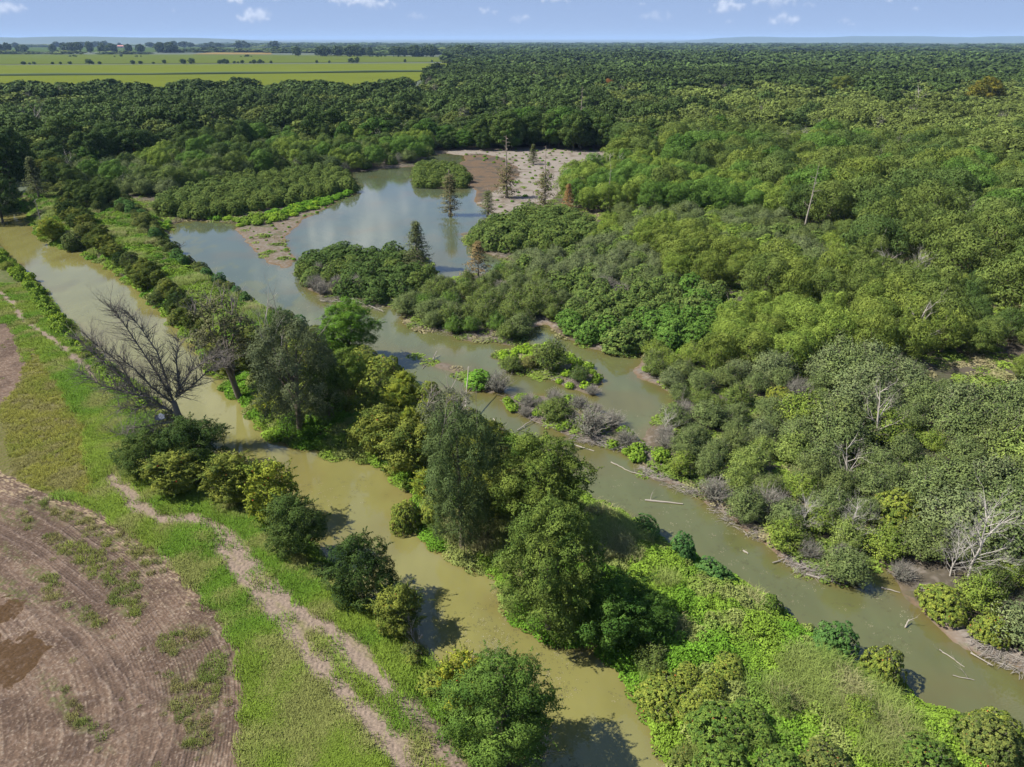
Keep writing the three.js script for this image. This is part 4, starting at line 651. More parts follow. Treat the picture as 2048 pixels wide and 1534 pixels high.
function zone(where, pts, spacing, mixture, o = {}) { // mixture: [kind, share, minH, maxH, width/height, tints]
  const r = rng(900 + zoneNo++ * 7), q = o.world ? pts : poly(pts, o.lift || 0.2), b = q.reduce((a, [x, z]) => [Math.min(a[0], x), Math.max(a[1], x), Math.min(a[2], z), Math.max(a[3], z)], [1e9, -1e9, 1e9, -1e9]);
  const tot = mixture.reduce((s, m) => s + m[1], 0), tries = Math.min(60000, Math.round((b[1] - b[0]) * (b[3] - b[2]) / (spacing * spacing) * 7));
  for (let k = 0; k < tries; k++) {
    let hr = r(); const x = lerp(b[0], b[1], r()), z = lerp(b[2], b[3], r()), pick0 = r() * tot, tr = r(), wr = r(), clump = (vn(x * 0.08 + zoneNo, z * 0.08) - 0.5) * tot * 0.7;
    if (!inside(q, x, z) || Math.abs(x) > 0.735 * -z + 16 || z < -(o.far || 345)) continue;
    let pick = clamp(pick0 * 0.62 + tot * 0.19 + clump, 0, tot * 0.999), m = mixture[0]; for (const c of mixture) { if (pick < c[1]) { m = c; break; } pick -= c[1]; }
    const c = clsAt(x, z); if (c === 1 || (!o.anyLand && (c === 2 || c === 3 || c === 6)) || (o.only && c !== o.only)) continue;
    if (o.mound) hr = clamp(0.8 * smooth(0.3, 0.68, vn(x * o.mound + 5, z * o.mound + 2)) + 0.2 * hr);
    const H = lerp(m[2], m[3], hr), R = H * m[4] * (0.85 + 0.35 * wr), room = (o.apart ? spacing * 0.5 : Math.min(R * 0.75, spacing * 0.5)) * (m[0] === 'snag' || m[0] === 'twig' || m[0] === 'tall' ? 0.25 : 1);
    if (!free(x, z, room)) continue;
    if (toWaterAt(x, z) < (o.shore ?? R * 0.35)) continue;
    occupy(x, z, room);
    wanted.push({ kind: m[0], x, z, H, R, lo: m[2], hi: m[3], tint: m[5][Math.floor(clamp(vn(x * 0.07 + 31, z * 0.07) * 1.5 - 0.25 + (tr - 0.5) * 0.6, 0, 0.999) * m[5].length)], where });
  }
}
const toWaterAt = (x, z) => cellOf(x, z) < 0 ? 50 : sample(toWater, x, z);
const mixWillow = ['olive', 'dark', 'n', 'olive', 'warm', 'n', 'green'];
{ const [x, z] = P(1905, 745, 0.3); occupy(x, z, 2.5); } // the dark opening under the willow edge
zone('on the leafy bank beside the side channel', [[1125, 668], [1135, 640], [1250, 600], [1330, 575], [1440, 590], [1445, 640], [1400, 690], [1330, 702], [1250, 706], [1180, 694]], 2.9, [['leafy', 1, 2.6, 3.8, 0.72, ['n', 'n', 'green']]], { shore: 0.8 });
zone('between the lagoon and the willows', [[940, 488], [960, 465], [1005, 448], [1060, 420], [1150, 432], [1190, 470], [1170, 490], [1120, 505], [1000, 508], [950, 495]], 3.2, [['leafy', 5, 2.6, 3.8, 0.8, ['n', 'olive']], ['grey', 1, 2.6, 3.4, 0.8, ['n']]]);
zone('on the long island in the canal mouth', [[606, 530], [670, 512], [770, 518], [850, 522], [868, 545], [840, 582], [760, 605], [690, 594], [630, 588], [606, 562]], 2.7, [['leafy', 4, 2.6, 3.9, 0.75, ['n', 'olive', 'dark']], ['bare', 1, 2.2, 3.0, 0.7, ['grey']]], { shore: 0.6 });
zone('on the islet in the lagoon', [[828, 344], [850, 336], [890, 337], [922, 345], [934, 362], [928, 376], [890, 378], [845, 374], [826, 360]], 3.2, [['leafy', 1, 3, 3.8, 0.8, ['olive']]], { shore: 0.3 });
zone('on the bushy point between canal and lagoon', [[800, 615], [850, 590], [890, 572], [935, 562], [1010, 550], [1090, 565], [1110, 640], [1060, 655], [1025, 682], [930, 672], [860, 652], [815, 640]], 2.7, [['olive', 5, 2.6, 4.0, 0.72, ['n', 'n', 'green']], ['grey', 2, 2.6, 3.6, 0.72, ['n']], ['tuft', 1, 0.6, 1.2, 1.1, ['n']], ['bare', 1, 2, 2.8, 0.7, ['grey']]], { shore: 0.7 });
zone('in the thicket behind the bushy point', [[1010, 556], [1060, 520], [1200, 500], [1300, 520], [1330, 570], [1240, 597], [1130, 635], [1100, 600]], 2.9, [['grey', 4, 2.8, 4.0, 0.75, ['n', 'grey']], ['leafy', 2, 2.4, 3.4, 0.75, ['n']], ['bare', 1, 2.2, 3, 0.75, ['grey']]]);
zone('in the bright clump by the thicket', [[1240, 545], [1250, 505], [1330, 480], [1480, 520], [1500, 565], [1420, 600], [1300, 578]], 4.3, [['willow', 1, 5.4, 7.4, 0.52, ['bright', 'warm', 'warm']]]);
zone('in the scrub before the willow wood', [[1170, 480], [1240, 425], [1400, 432], [1560, 440], [1680, 500], [1720, 560], [1560, 572], [1480, 515], [1330, 470], [1250, 500], [1180, 505]], 3.2, [['grey', 5, 3, 4.4, 0.75, ['n', 'grey', 'olive']], ['leafy', 2, 2.4, 3.6, 0.8, ['bright', 'n']], ['olive', 2, 2.8, 3.8, 0.75, ['bright']], ['tuft', 1, 0.8, 1.4, 1.3, ['n']]]);
zone('in the pale clump behind the leafy bank', [[1400, 715], [1440, 665], [1560, 645], [1660, 650], [1670, 725], [1540, 750], [1420, 745]], 4.0, [['willow', 1, 5.4, 7.0, 0.5, ['bright', 'warm', 'bright']]]);
zone('in the olive clump by the dead limbs', [[1500, 600], [1560, 570], [1700, 575], [1900, 640], [1900, 715], [1800, 755], [1690, 725], [1650, 645], [1560, 640]], 4.6, [['willow', 5, 7, 9.5, 0.5, ['olive', 'warm']], ['grey', 1, 3.5, 5, 0.7, ['n']]]);
zone('along the canal edge of the thicket', [[1310, 905], [1345, 840], [1370, 830], [1430, 950], [1520, 1010], [1620, 1085], [1700, 1125], [1800, 1140], [1930, 1250], [2080, 1320], [2100, 1370], [1990, 1320], [1920, 1285], [1850, 1235], [1800, 1170], [1690, 1160], [1585, 1130], [1520, 1070], [1420, 1005], [1350, 968], [1290, 940]], 2.8, [['olive', 3, 2.2, 3.6, 0.7, ['n', 'bright']], ['grey', 3, 2.4, 3.8, 0.72, ['n']], ['bare', 4, 1.6, 2.6, 0.8, ['grey']], ['tuft', 2, 0.7, 1.3, 1.2, ['n']], ['vine', 1, 1.8, 3, 0.7, ['bright']]], { shore: 0.6 });
zone('in the wide grey green thicket', [[1345, 800], [1325, 765], [1420, 740], [1660, 745], [1800, 775], [2100, 830], [2500, 900], [2400, 1250], [2150, 1330], [1900, 1240], [1800, 1140], [1700, 1130], [1590, 1090], [1500, 1010], [1420, 960], [1345, 900]], 3.3, [['grey', 7, 2.6, 6.4, 0.68, ['n', 'grey', 'n', 'olive', 'bright']], ['olive', 3, 2.6, 5.4, 0.7, ['n', 'bright', 'bright']], ['vine', 1, 2.4, 4.4, 0.7, ['lime', 'bright']], ['bare', 1.4, 3, 4.5, 0.65, ['grey']], ['twig', 0.25, 4, 6, 0.5, ['n']]], { mound: 0.1 });
zone('at the front of the willow wood', [[1128, 405], [1150, 368], [1225, 338], [1300, 345], [1480, 400], [1560, 440], [1400, 432], [1240, 425], [1150, 425]], 4.6, [['willow', 5, 6.5, 9, 0.5, ['green', 'bright', 'bright']], ['grey', 1, 3.5, 5, 0.8, ['dark']]]);
const WOOD = [[1140, 412], [1230, 418], [1560, 435], [1700, 500], [1760, 600], [1930, 700], [2150, 830], [2700, 860], [2900, 400], [2300, 270], [1240, 270], [1235, 335]];
zone('rising above the willow wood', WOOD, 13, [['willow', 8, 10.5, 13.5, 0.54, mixWillow], ['hardwood', 1, 11, 14, 0.42, ['n', 'green']], ['twig', 0.7, 7, 10, 0.5, ['n']]], { apart: 1, mound: 0.05 });
zone('in the willow wood', WOOD, 5.2, [['willow', 12, 3.6, 11.5, 0.52, mixWillow], ['grey', 2, 4, 6, 0.66, ['n', 'olive']], ['hardwood', 0.6, 7, 10, 0.42, ['n', 'green']], ['snag', 0.7, 7, 10, 0.4, ['n']]], { mound: 0.05 });
zone('on the mounded bank across the lagoon', [[300, 432], [340, 400], [450, 370], [560, 350], [640, 345], [698, 358], [700, 384], [640, 398], [560, 416], [480, 430], [420, 437], [370, 436]], 3.2, [['leafy', 5, 2.8, 4.0, 0.78, ['n', 'olive', 'olive']], ['olive', 1, 2.5, 3.5, 0.8, ['n']], ['cone', 0.4, 5, 7, 0.28, ['olive']]]);
zone('in the grey scrub behind the lagoon', [[150, 380], [230, 335], [400, 310], [600, 298], [870, 296], [850, 322], [740, 337], [690, 347], [560, 348], [440, 367], [330, 397], [260, 392]], 3.9, [['grey', 5, 4, 6, 0.7, ['n', 'grey', 'dark', 'olive']], ['willow', 3, 5, 9, 0.5, ['n', 'green', 'green', 'dark', 'bright']], ['bare', 1, 4, 5.5, 0.65, ['grey']], ['leafy', 2, 3, 4.4, 0.75, ['n']]]);
zone('in the mixed wood behind the scrub', [[-400, 330], [0, 318], [150, 295], [400, 270], [900, 265], [1215, 265], [1215, 293], [1100, 290], [900, 296], [600, 298], [400, 312], [230, 337], [120, 356], [50, 370], [-400, 380]], 5.4, [['willow', 5, 5, 12, 0.48, ['n', 'green', 'dark', 'dark', 'olive']], ['hardwood', 4, 7, 14, 0.42, ['n', 'cool', 'dark']], ['grey', 3, 5, 7, 0.6, ['n', 'dark', 'grey']], ['snag', 0.8, 8, 11, 0.35, ['n']], ['lime', 0.4, 6, 8, 0.4, ['n']]], { mound: 0.05 });
zone('along the canal side of the levee', [[120, 440], [150, 470], [190, 505], [240, 535], [300, 590], [355, 640], [415, 705], [450, 760], [470, 770], [425, 690], [365, 622], [300, 562], [235, 515], [185, 468], [140, 420]], 1.9, [['vine', 3, 1.4, 3.4, 0.66, ['n', 'dark', 'olive', 'dark']], ['lime', 3, 2.2, 4.6, 0.46, ['n', 'dark']], ['dark', 3, 2.2, 4.6, 0.45, ['n', 'dark']]], { only: 4, shore: 0.4 });
zone('along the far side of the levee', [[240, 400], [300, 450], [345, 505], [400, 545], [480, 600], [560, 645], [640, 690], [620, 690], [540, 645], [460, 600], [390, 560], [320, 500], [230, 425]], 4.2, [['dome', 2, 1.6, 2.8, 0.6, ['cool', 'n']], ['vine', 3, 1.6, 2.8, 0.7, ['n', 'dark']]], { only: 4, shore: 0.3 });
zone('at the head of the levee', [[75, 398], [100, 345], [150, 350], [230, 400], [240, 430], [190, 440], [130, 400]], 3.4, [['vine', 3, 2.2, 3.6, 0.7, ['n', 'dark']], ['dark', 2, 4, 7, 0.45, ['n']]], { only: 4, shore: 0.3 });
zone('in the wooded stretch of the levee', [[480, 770], [500, 700], [560, 680], [650, 720], [740, 745], [800, 800], [880, 840], [980, 900], [1060, 950], [1060, 1010], [985, 1080], [880, 1060], [840, 985], [770, 930], [640, 880], [540, 840]], 2.7, [['vine', 5, 1.6, 3.6, 0.68, ['n', 'green', 'bright', 'bright']], ['lime', 2, 2.6, 4.6, 0.46, ['n', 'bright']], ['dark', 1, 2.8, 4.4, 0.46, ['green', 'bright']]], { only: 4, shore: 0.4 });
zone('on the lower vine bank of the levee', [[1255, 1370], [1290, 1330], [1400, 1390], [1500, 1470], [1560, 1600], [1380, 1640], [1340, 1480], [1300, 1410]], 2.2, [['olive', 1, 1.2, 2.6, 0.8, ['n', 'bright']], ['vine', 3, 1.0, 2.4, 0.8, ['bright', 'green', 'n']], ['grey', 1, 1.6, 2.6, 0.75, ['n']]], { only: 4, shore: 0.3 });
zone('along the crest of the lower levee', [[1300, 1330], [1420, 1330], [1600, 1400], [1750, 1450], [1900, 1500], [1950, 1600], [1580, 1620], [1450, 1460]], 3.4, [['vine', 3, 0.9, 1.9, 0.95, ['bright', 'green', 'n']], ['olive', 1, 1.2, 2, 0.9, ['n', 'bright']]], { only: 4, lift: 1.6, apart: 1 });
zone('at the corner where the levee widens', [[1960, 1420], [2060, 1440], [2150, 1500], [2150, 1640], [2020, 1600], [1940, 1500]], 2.4, [['vine', 3, 2, 3, 0.75, ['bright', 'n']], ['olive', 1, 2, 3, 0.8, ['n']]], { only: 4, shore: 0.3 });
zone('on the brush pile islands', [[1000, 788], [1040, 800], [1090, 792], [1140, 800], [1195, 822], [1235, 848], [1300, 905], [1275, 920], [1225, 893], [1120, 866], [1015, 815]], 2.0, [['bare', 2, 1.2, 2.0, 0.8, ['grey']], ['tuft', 3, 0.6, 1.0, 1.1, ['n']]], { shore: 0.2 });
zone('on the small island', [[999, 711], [1030, 700], [1070, 690], [1120, 698], [1160, 722], [1196, 748], [1206, 780], [1200, 795], [1160, 782], [1115, 770], [1074, 750], [1022, 744], [1005, 728]], 1.9, [['bare', 2, 1.2, 2.2, 0.8, ['grey']], ['tuft', 4, 0.5, 1.0, 1.2, ['n', 'bright']], ['olive', 1, 1.5, 2.5, 0.8, ['n']]], { shore: 0.2 });
zone('along the edge of the side channel', [[1255, 745], [1295, 712], [1345, 700], [1400, 720], [1380, 760], [1350, 800], [1300, 775]], 2.1, [['bare', 2, 1.6, 2.4, 0.9, ['grey']], ['tuft', 2, 0.6, 1.0, 1.2, ['n']], ['olive', 2, 1.8, 3, 0.8, ['n', 'bright']]], { shore: 0.2 });
zone('on the lush shore of the spit', [[300, 450], [420, 438], [500, 440], [560, 425], [640, 402], [700, 386], [712, 392], [660, 408], [600, 428], [540, 448], [480, 452], [425, 444], [330, 462]], 1.9, [['tuft', 1, 0.7, 1.2, 1.5, ['n', 'bright', 'green']]], { anyLand: 1, shore: 1.0 });
zone('scattered on the mud flats', [[480, 455], [560, 445], [640, 412], [690, 392], [600, 460], [590, 520], [530, 515]], 3.6, [['tuft', 1, 0.2, 0.45, 1.3, ['n', 'green']]], { anyLand: 1, shore: 0.5, apart: 1 });
zone('scattered on the pale flat', [[930, 310], [1010, 298], [1200, 293], [1110, 330], [1100, 380], [1060, 415], [1000, 436], [985, 400], [1050, 350]], 4.2, [['tuft', 1, 0.25, 0.6, 1.3, ['n', 'green']]], { anyLand: 1, shore: 0.5, apart: 1 });
zone('in the strip of growth on the farm bank', [[0, 497], [60, 555], [110, 620], [165, 690], [240, 756], [300, 815], [285, 815], [220, 760], [150, 700], [95, 640], [40, 565], [-10, 520]], 1.3, [['tuft', 3, 0.7, 1.3, 0.9, ['n', 'warm', 'olive']], ['vine', 1, 0.9, 1.5, 0.9, ['bright']]], { lift: 0.9, shore: 0.2 });
zone('at the foot of the farm bank trees', [[320, 835], [420, 925], [520, 1020], [600, 1100], [680, 1165], [760, 1245], [830, 1315], [900, 1400], [960, 1480], [935, 1480], [860, 1395], [790, 1310], [700, 1220], [620, 1140], [520, 1060], [430, 985], [330, 890]], 1.7, [['vine', 3, 1.0, 2.0, 0.8, ['n', 'bright', 'dark']], ['tuft', 1, 0.6, 1.1, 1.1, ['n']]], { lift: 0.6, shore: 0.3 });
{
  const near = (a) => Math.hypot(a.x, a.z);
  wanted.sort((a, b) => near(a) - near(b));
  for (const w of wanted) {
    const [key, name, cat] = KINDS[w.kind];
    if ((kindCount[name] || 0) >= CAP[name]) { (overflow[key] ||= []).push(w); continue; }
    const tn = { bright: 'bright ', dark: 'dark ', lime: 'yellowish ', olive: 'olive tinted ', warm: 'yellowish ', cool: 'bluish green ', green: 'fresh green ', brown: 'brownish ', grey: 'ashy ' }[w.tint] || '';
    const rel = (w.H - w.lo) / Math.max(0.01, w.hi - w.lo), size = rel > 0.72 ? 'tall ' : rel < 0.28 ? 'small ' : '';
    let by = w.where, best = 11; for (const [nm, lx, lz] of LANDMARKS) { const d = Math.hypot(lx - w.x, lz - w.z); if (d < best) { best = d; by = 'near ' + nm; } }
    plant(key, name, (size + tn + HOW[w.kind] + ' ' + by).replace('bright low bright', 'low bright').replace('yellowish yellow', 'yellow').replace('ashy bare grey', 'bare grey').replace('small low', 'small'), cat, w.x, w.z, w.H, w.R, T[w.tint], { loose: 1, group: (HOW[w.kind] + 's ' + by).replace('bushs', 'bushes') });
  }
  for (const [key, list] of Object.entries(overflow)) {
    const p = protos[key], name = { willow: 'willow_wood', hardwood: 'hardwood_wood' }[key] || 'thicket';
    p.geos.forEach((g, v) => {
      const mine = list.filter((_, i) => i % p.geos.length === v); if (!mine.length || !g.leaf) return;
      const m = new THREE.InstancedMesh(g.leaf, leafMat(1, 1, 1), mine.length), M = new THREE.Matrix4(), q = new THREE.Quaternion(), c = new THREE.Color();
      mine.forEach((w, i) => { q.setFromAxisAngle(new THREE.Vector3(0, 1, 0), hash2(i, v) * 6.28); M.compose(new THREE.Vector3(w.x, hAt(w.x, w.z), w.z), q, new THREE.Vector3(w.R / p.R, w.H / p.H, w.R / p.R)); m.setMatrixAt(i, M); m.setColorAt(i, c.setRGB(...T[w.tint])); });
      addTop(m, name); tag(m, 'continuous mass of ' + HOW[list[0].kind] + 's beyond the single plants', 'wood', null, 'stuff');
    });
  }
  console.log('plants', JSON.stringify(kindCount), 'overflow', JSON.stringify(Object.fromEntries(Object.entries(overflow).map(([k, v]) => [k, v.length]))));
}

// ---------- instanced masses: the far wood ----------
function mass(name, label, category, geo, mat, list) { // list: [x, y, z, turn, sx, sy, r, g, b]
  if (!list.length) return null;
  const m = new THREE.InstancedMesh(geo, mat, list.length), M = new THREE.Matrix4(), q = new THREE.Quaternion(), up = new THREE.Vector3(0, 1, 0), p = new THREE.Vector3(), s = new THREE.Vector3(), c = new THREE.Color();
  list.forEach((l, i) => { q.setFromAxisAngle(up, l[3]); M.compose(p.set(l[0], l[1], l[2]), q, s.set(l[4], l[5], l[4])); m.setMatrixAt(i, M); m.setColorAt(i, c.setRGB(l[6], l[7], l[8])); });
  addTop(m, name); tag(m, label, category, null, 'stuff'); return m;
}
{
  const NEU = { a: [0.75, 0.75, 0.75], b: [1.15, 1.15, 1.15] };
  const lod = (seed, n, leaf, lobes, flat) => broadTree(seed, { H: 10, R: 5, n, lobes, size: 0.32, base: 0.3, leaf, asp: 0.6, ...NEU, deep: 0.2, flat, cf: 0.5 }).leaf;
  const A = [lod(301, 2600, 0.75, 30, 0.9), lod(302, 2600, 0.75, 26, 0.85), lod(303, 2200, 0.8, 34, 1.0)], B = [lod(311, 700, 1.4, 24, 0.9), lod(312, 700, 1.4, 20, 0.8), lod(313, 600, 1.5, 26, 1.0)], C = [lod(321, 170, 2.7, 14, 0.9), lod(322, 150, 2.8, 12, 0.9)];
  const twiggy = brush(331, { H: 10, R: 5, stems: 90, per: 12, spread: 1.1, leaf: 0.7, asp: 0.5, ...NEU, twigs: 1, bark: [2.2, 1.9, 1.8] });
  const lists = { A0: [], A1: [], A2: [], B0: [], B1: [], B2: [], C0: [], C1: [], T: [] };
  const r = rng(4242), single = [];
  const inField = (x, z, m) => FIELDS.some((q) => inside(q, x, z) || inside(q, x + m, z) || inside(q, x - m, z));
  const ring = (d0, d1, step, key, n, scale) => {
    for (let z = -d1; z < -d0 * 0.72; z += step) for (let x = -0.74 * -z - 30; x < 0.74 * -z + 30; x += step) {
      const jx = x + (r() - 0.5) * step * 0.9, jz = z + (r() - 0.5) * step * 0.9, d = Math.hypot(jx, jz), u = r(), v = r(), w = r(), t = r();
      if (d < d0 || d >= d1) continue;
      if (cellOf(jx, jz) >= 0 && jz > -342) continue;
      if (inField(jx, jz, 8) || hash2(Math.round(jx * 3), Math.round(jz * 3)) < 0.1) continue;
      const px = 1024 + jx / -jz * FPX * 0.906; // share of the way across, used to tell the willow side from the hardwood side
      const left = jx / -jz < -0.08, edge = fbm(jx * 0.006 + 3, jz * 0.006, 3);
      if (left && -jz > 640 + 60 * edge && -jz < 5200 && jx / -jz < -0.105 + 0.03 * smooth(900, 2200, -jz)) { if (!(-jz > 2500 && edge > 0.56)) continue; } // open farmland
      if (-jz > 2400) { const e2 = fbm(jx * 0.0011 + 30, jz * 0.0018, 3); if (e2 < 0.44) continue; }
      const will = clamp(1.1 * smooth(-20, 150, jx) * smooth(-900, -420, jz) + (fbm(jx * 0.02, jz * 0.02, 2) - 0.5) * 1.2 + (left ? 0.45 : 0.14)); // willows fill the low ground, hardwoods the rest
      const isW = t < will, k = (0.72 + 0.3 * v) * 1.0 * (0.6 + 0.7 * fbm(jx * 0.012 + 60, jz * 0.012, 3)) * (0.6 + 0.9 * fbm(jx * 0.0035 + 9, jz * 0.0035, 2)), hm = smooth(0.3, 0.7, vn(jx * 0.045 + 8, jz * 0.045)) * 0.75 + 0.25 * u;
      let col = isW ? [0.098 * k, 0.126 * k, 0.030 * k] : [0.048 * k, 0.076 * k, 0.020 * k], H = isW ? 4.5 + 9 * hm : 6 + 11 * hm;
            if (v > 0.94 && d < 900) { lists.T.push([jx, -0.2, jz, w * 6.28, scale * 0.9, H / 10, 0.10, 0.10, 0.07]); continue; }
      if (d > 1500 && u > 0.9) H *= 1.25;
      const wide = (isW ? 0.95 : 1.05) * (0.6 + 0.5 * u + 0.55 * hm) * scale;
      (key === 'A' && !isW ? single : lists[key + Math.floor(w * n * 0.999)]).push([jx, -0.2, jz, w * 62.8, wide, H / 10, ...col]);
    }
  };
  ring(330, 560, 6.2, 'A', 3, 1.08); ring(560, 1050, 8.2, 'B', 3, 1.3); ring(1050, 2600, 15, 'C', 2, 2.1); ring(2600, 9500, 44, 'C', 2, 6);
  const mat = leafMat(1, 1, 1);
  single.sort((a, b) => Math.hypot(a[0], a[2]) - Math.hypot(b[0], b[2]));
  single.forEach((l, i) => { const H = l[5] * 10, R = l[4] * 4.6; if (i < 135) plant('hardwood', 'hardwood_tree', (H > 12.5 ? 'tall ' : H < 9.5 ? 'small ' : '') + 'dark hardwood in the front of the dense wood', 'tree', l[0], l[2], H, R, [T.n, T.dark, T.green][i % 3], { y: -0.1, loose: 1, group: 'dark hardwoods in the front of the dense wood' }); else lists['A' + i % 3].push(l); });
  A.forEach((g, i) => mass('distant_wood', 'dense wood of rounded crowns behind the single trees', 'wood', g, mat, lists['A' + i]));
  B.forEach((g, i) => mass('distant_wood', 'dense far wood between the marsh and the plain', 'wood', g, mat, lists['B' + i]));
  C.forEach((g, i) => mass('distant_wood', 'farthest woods on the plain toward the horizon', 'wood', g, mat, lists['C' + i]));
  mass('distant_wood', 'thin greyish trees mixed into the dense wood', 'wood', twiggy.leaf, mat, lists.T);
  console.log('far', JSON.stringify(Object.fromEntries(Object.entries(lists).map(([k, v]) => [k, v.length]))));

  // trees and bushes along the field hedges, one by one
  const hedge = (name, cat, label, group, pts, n, h0, h1, wide, tint) => {
    const q = poly(pts, 0.25), rr = rng(pts.length * 31 + n); let tot = 0; const L = []; for (let i = 0; i + 1 < q.length; i++) { const l = Math.hypot(q[i + 1][0] - q[i][0], q[i + 1][1] - q[i][1]); L.push(l); tot += l; } let last = 0;
    for (let k = 0; k < n; k++) {
      let s = k % 3 && rr() < 0.7 ? clamp(last + (rr() - 0.35) * 34, 0, tot - 1) : rr() * tot, i = 0; last = s; while (i < L.length - 1 && s > L[i]) s -= L[i++]; const f = s / L[i], x = lerp(q[i][0], q[i + 1][0], f) + (rr() - 0.5) * 6, z = lerp(q[i][1], q[i + 1][1], f) + (rr() - 0.5) * 14, H = lerp(h0, h1, rr() * rr()), R = H * wide * (0.7 + 0.7 * rr());
      const m = new THREE.Group(), crown = new THREE.Mesh(B[k % 3], leafMat(...tint)), tr = new THREE.Mesh(hedgeTrunk, woodMat); crown.name = 'crown'; tr.name = 'trunk'; m.add(tr, crown); m.position.set(x, 0.2, z); m.rotation.y = rr() * 6; m.scale.set(R / 5, H / 10, R / 5); addTop(m, name); tag(m, label, cat, group);
    }
  };
  const tg = new Geo(); tg.tube([[0, -0.3, 0], [0, 3, 0], [0, 6, 0]], [0.35, 0.28, 0.1], 6, BARK); const hedgeTrunk = tg.build();
  hedge('hedge_bush', 'bush', 'dark bush in the hedge line between the two crop fields', 'bushes of the hedge line between the crop fields', [[-60, 130], [400, 127.5], [640, 126.5], [940, 123.5]], 52, 4, 13, 0.6, [0.045, 0.07, 0.022]);
  hedge('hedge_bush', 'bush', 'small dark bush on the ditch of the greener crop field', 'bushes on the ditch of the greener field', [[-40, 113.5], [520, 113.8], [900, 113.5]], 26, 3, 9, 0.8, [0.045, 0.07, 0.025]);
  hedge('row_tree', 'tree', 'rounded tree of the tree row behind the crop fields', 'tree row behind the crop fields', [[-60, 105.3], [200, 105.3], [372, 105.5]], 44, 26, 42, 0.5, [0.045, 0.068, 0.024]);
  hedge('row_tree', 'tree', 'tree at the edge of the far wood beside the stubble strip', 'edge trees of the far wood', [[545, 112.5], [700, 112.5], [900, 114], [950, 118]], 60, 24, 36, 0.5, [0.045, 0.068, 0.024]);
  hedge('row_tree', 'tree', 'tree of the scattered groves on the far pasture', 'scattered groves on the far pasture', [[-60, 95], [150, 94], [330, 95], [600, 98]], 60, 26, 46, 0.7, [0.04, 0.06, 0.024]);
  hedge('row_tree', 'tree', 'tree beside the pale tan clearing', 'trees beside the pale tan clearing', [[1560, 103], [1800, 102.5], [1960, 104], [2120, 104]], 50, 16, 26, 0.7, [0.05, 0.07, 0.026]);
  // ditch bank across the nearer crop field
  const dq = poly([[-80, 152], [300, 149.5], [600, 146.5], [900, 143]], 0.25), dg = new Geo(); for (let i = 0; i + 1 < dq.length; i++) dg.tube([[dq[i][0], 0.3, dq[i][1]], [(dq[i][0] + dq[i + 1][0]) / 2, 0.5, (dq[i][1] + dq[i + 1][1]) / 2], [dq[i + 1][0], 0.3, dq[i + 1][1]]], [2.6, 3.4, 2.6], 6, [0.045, 0.07, 0.022]);
  structure(new THREE.Mesh(dg.build(), new THREE.MeshStandardMaterial({ vertexColors: true, roughness: 1 })), 'ditch_bank', 'dark overgrown ditch bank across the nearer crop field');
  // two farm sheds by the far groves
  const shed = (px, py, w, d, h, roof, wall, label) => {
    const [x, z] = P(px, py, 0.25), g = new THREE.Group(), part = (geo, col, nm) => { const m = new THREE.Mesh(geo, new THREE.MeshStandardMaterial({ color: new THREE.Color().setRGB(...col), roughness: 0.8 })); m.name = nm; g.add(m); return m; };
    part(new THREE.BoxGeometry(w, h, d).translate(0, h / 2, 0), wall, 'wall');
    const s = new THREE.Shape([new THREE.Vector2(-d / 2 - 1, 0), new THREE.Vector2(d / 2 + 1, 0), new THREE.Vector2(0, h * 0.7)]); part(new THREE.ExtrudeGeometry(s, { depth: w + 2, bevelEnabled: false }).translate(0, h + 0.02, -w / 2 - 1).rotateY(Math.PI / 2), roof, 'roof');
    part(new THREE.BoxGeometry(w * 0.14, h * 0.75, 0.3).translate(w * 0.1, h * 0.375, d / 2 + 0.2), [0.12, 0.1, 0.09], 'door');
    g.position.set(x, 0.2, z); g.rotation.y = 0.15; addTop(g, 'farm_shed'); tag(g, label, 'shed');
  };
  shed(243, 95.5, 42, 20, 9, [0.34, 0.13, 0.10], [0.4, 0.3, 0.27], 'long farm shed with a red roof by the far groves'); shed(283, 95.2, 20, 14, 8, [0.75, 0.77, 0.8], [0.8, 0.8, 0.8], 'small white farm shed beside the red roofed shed');
}

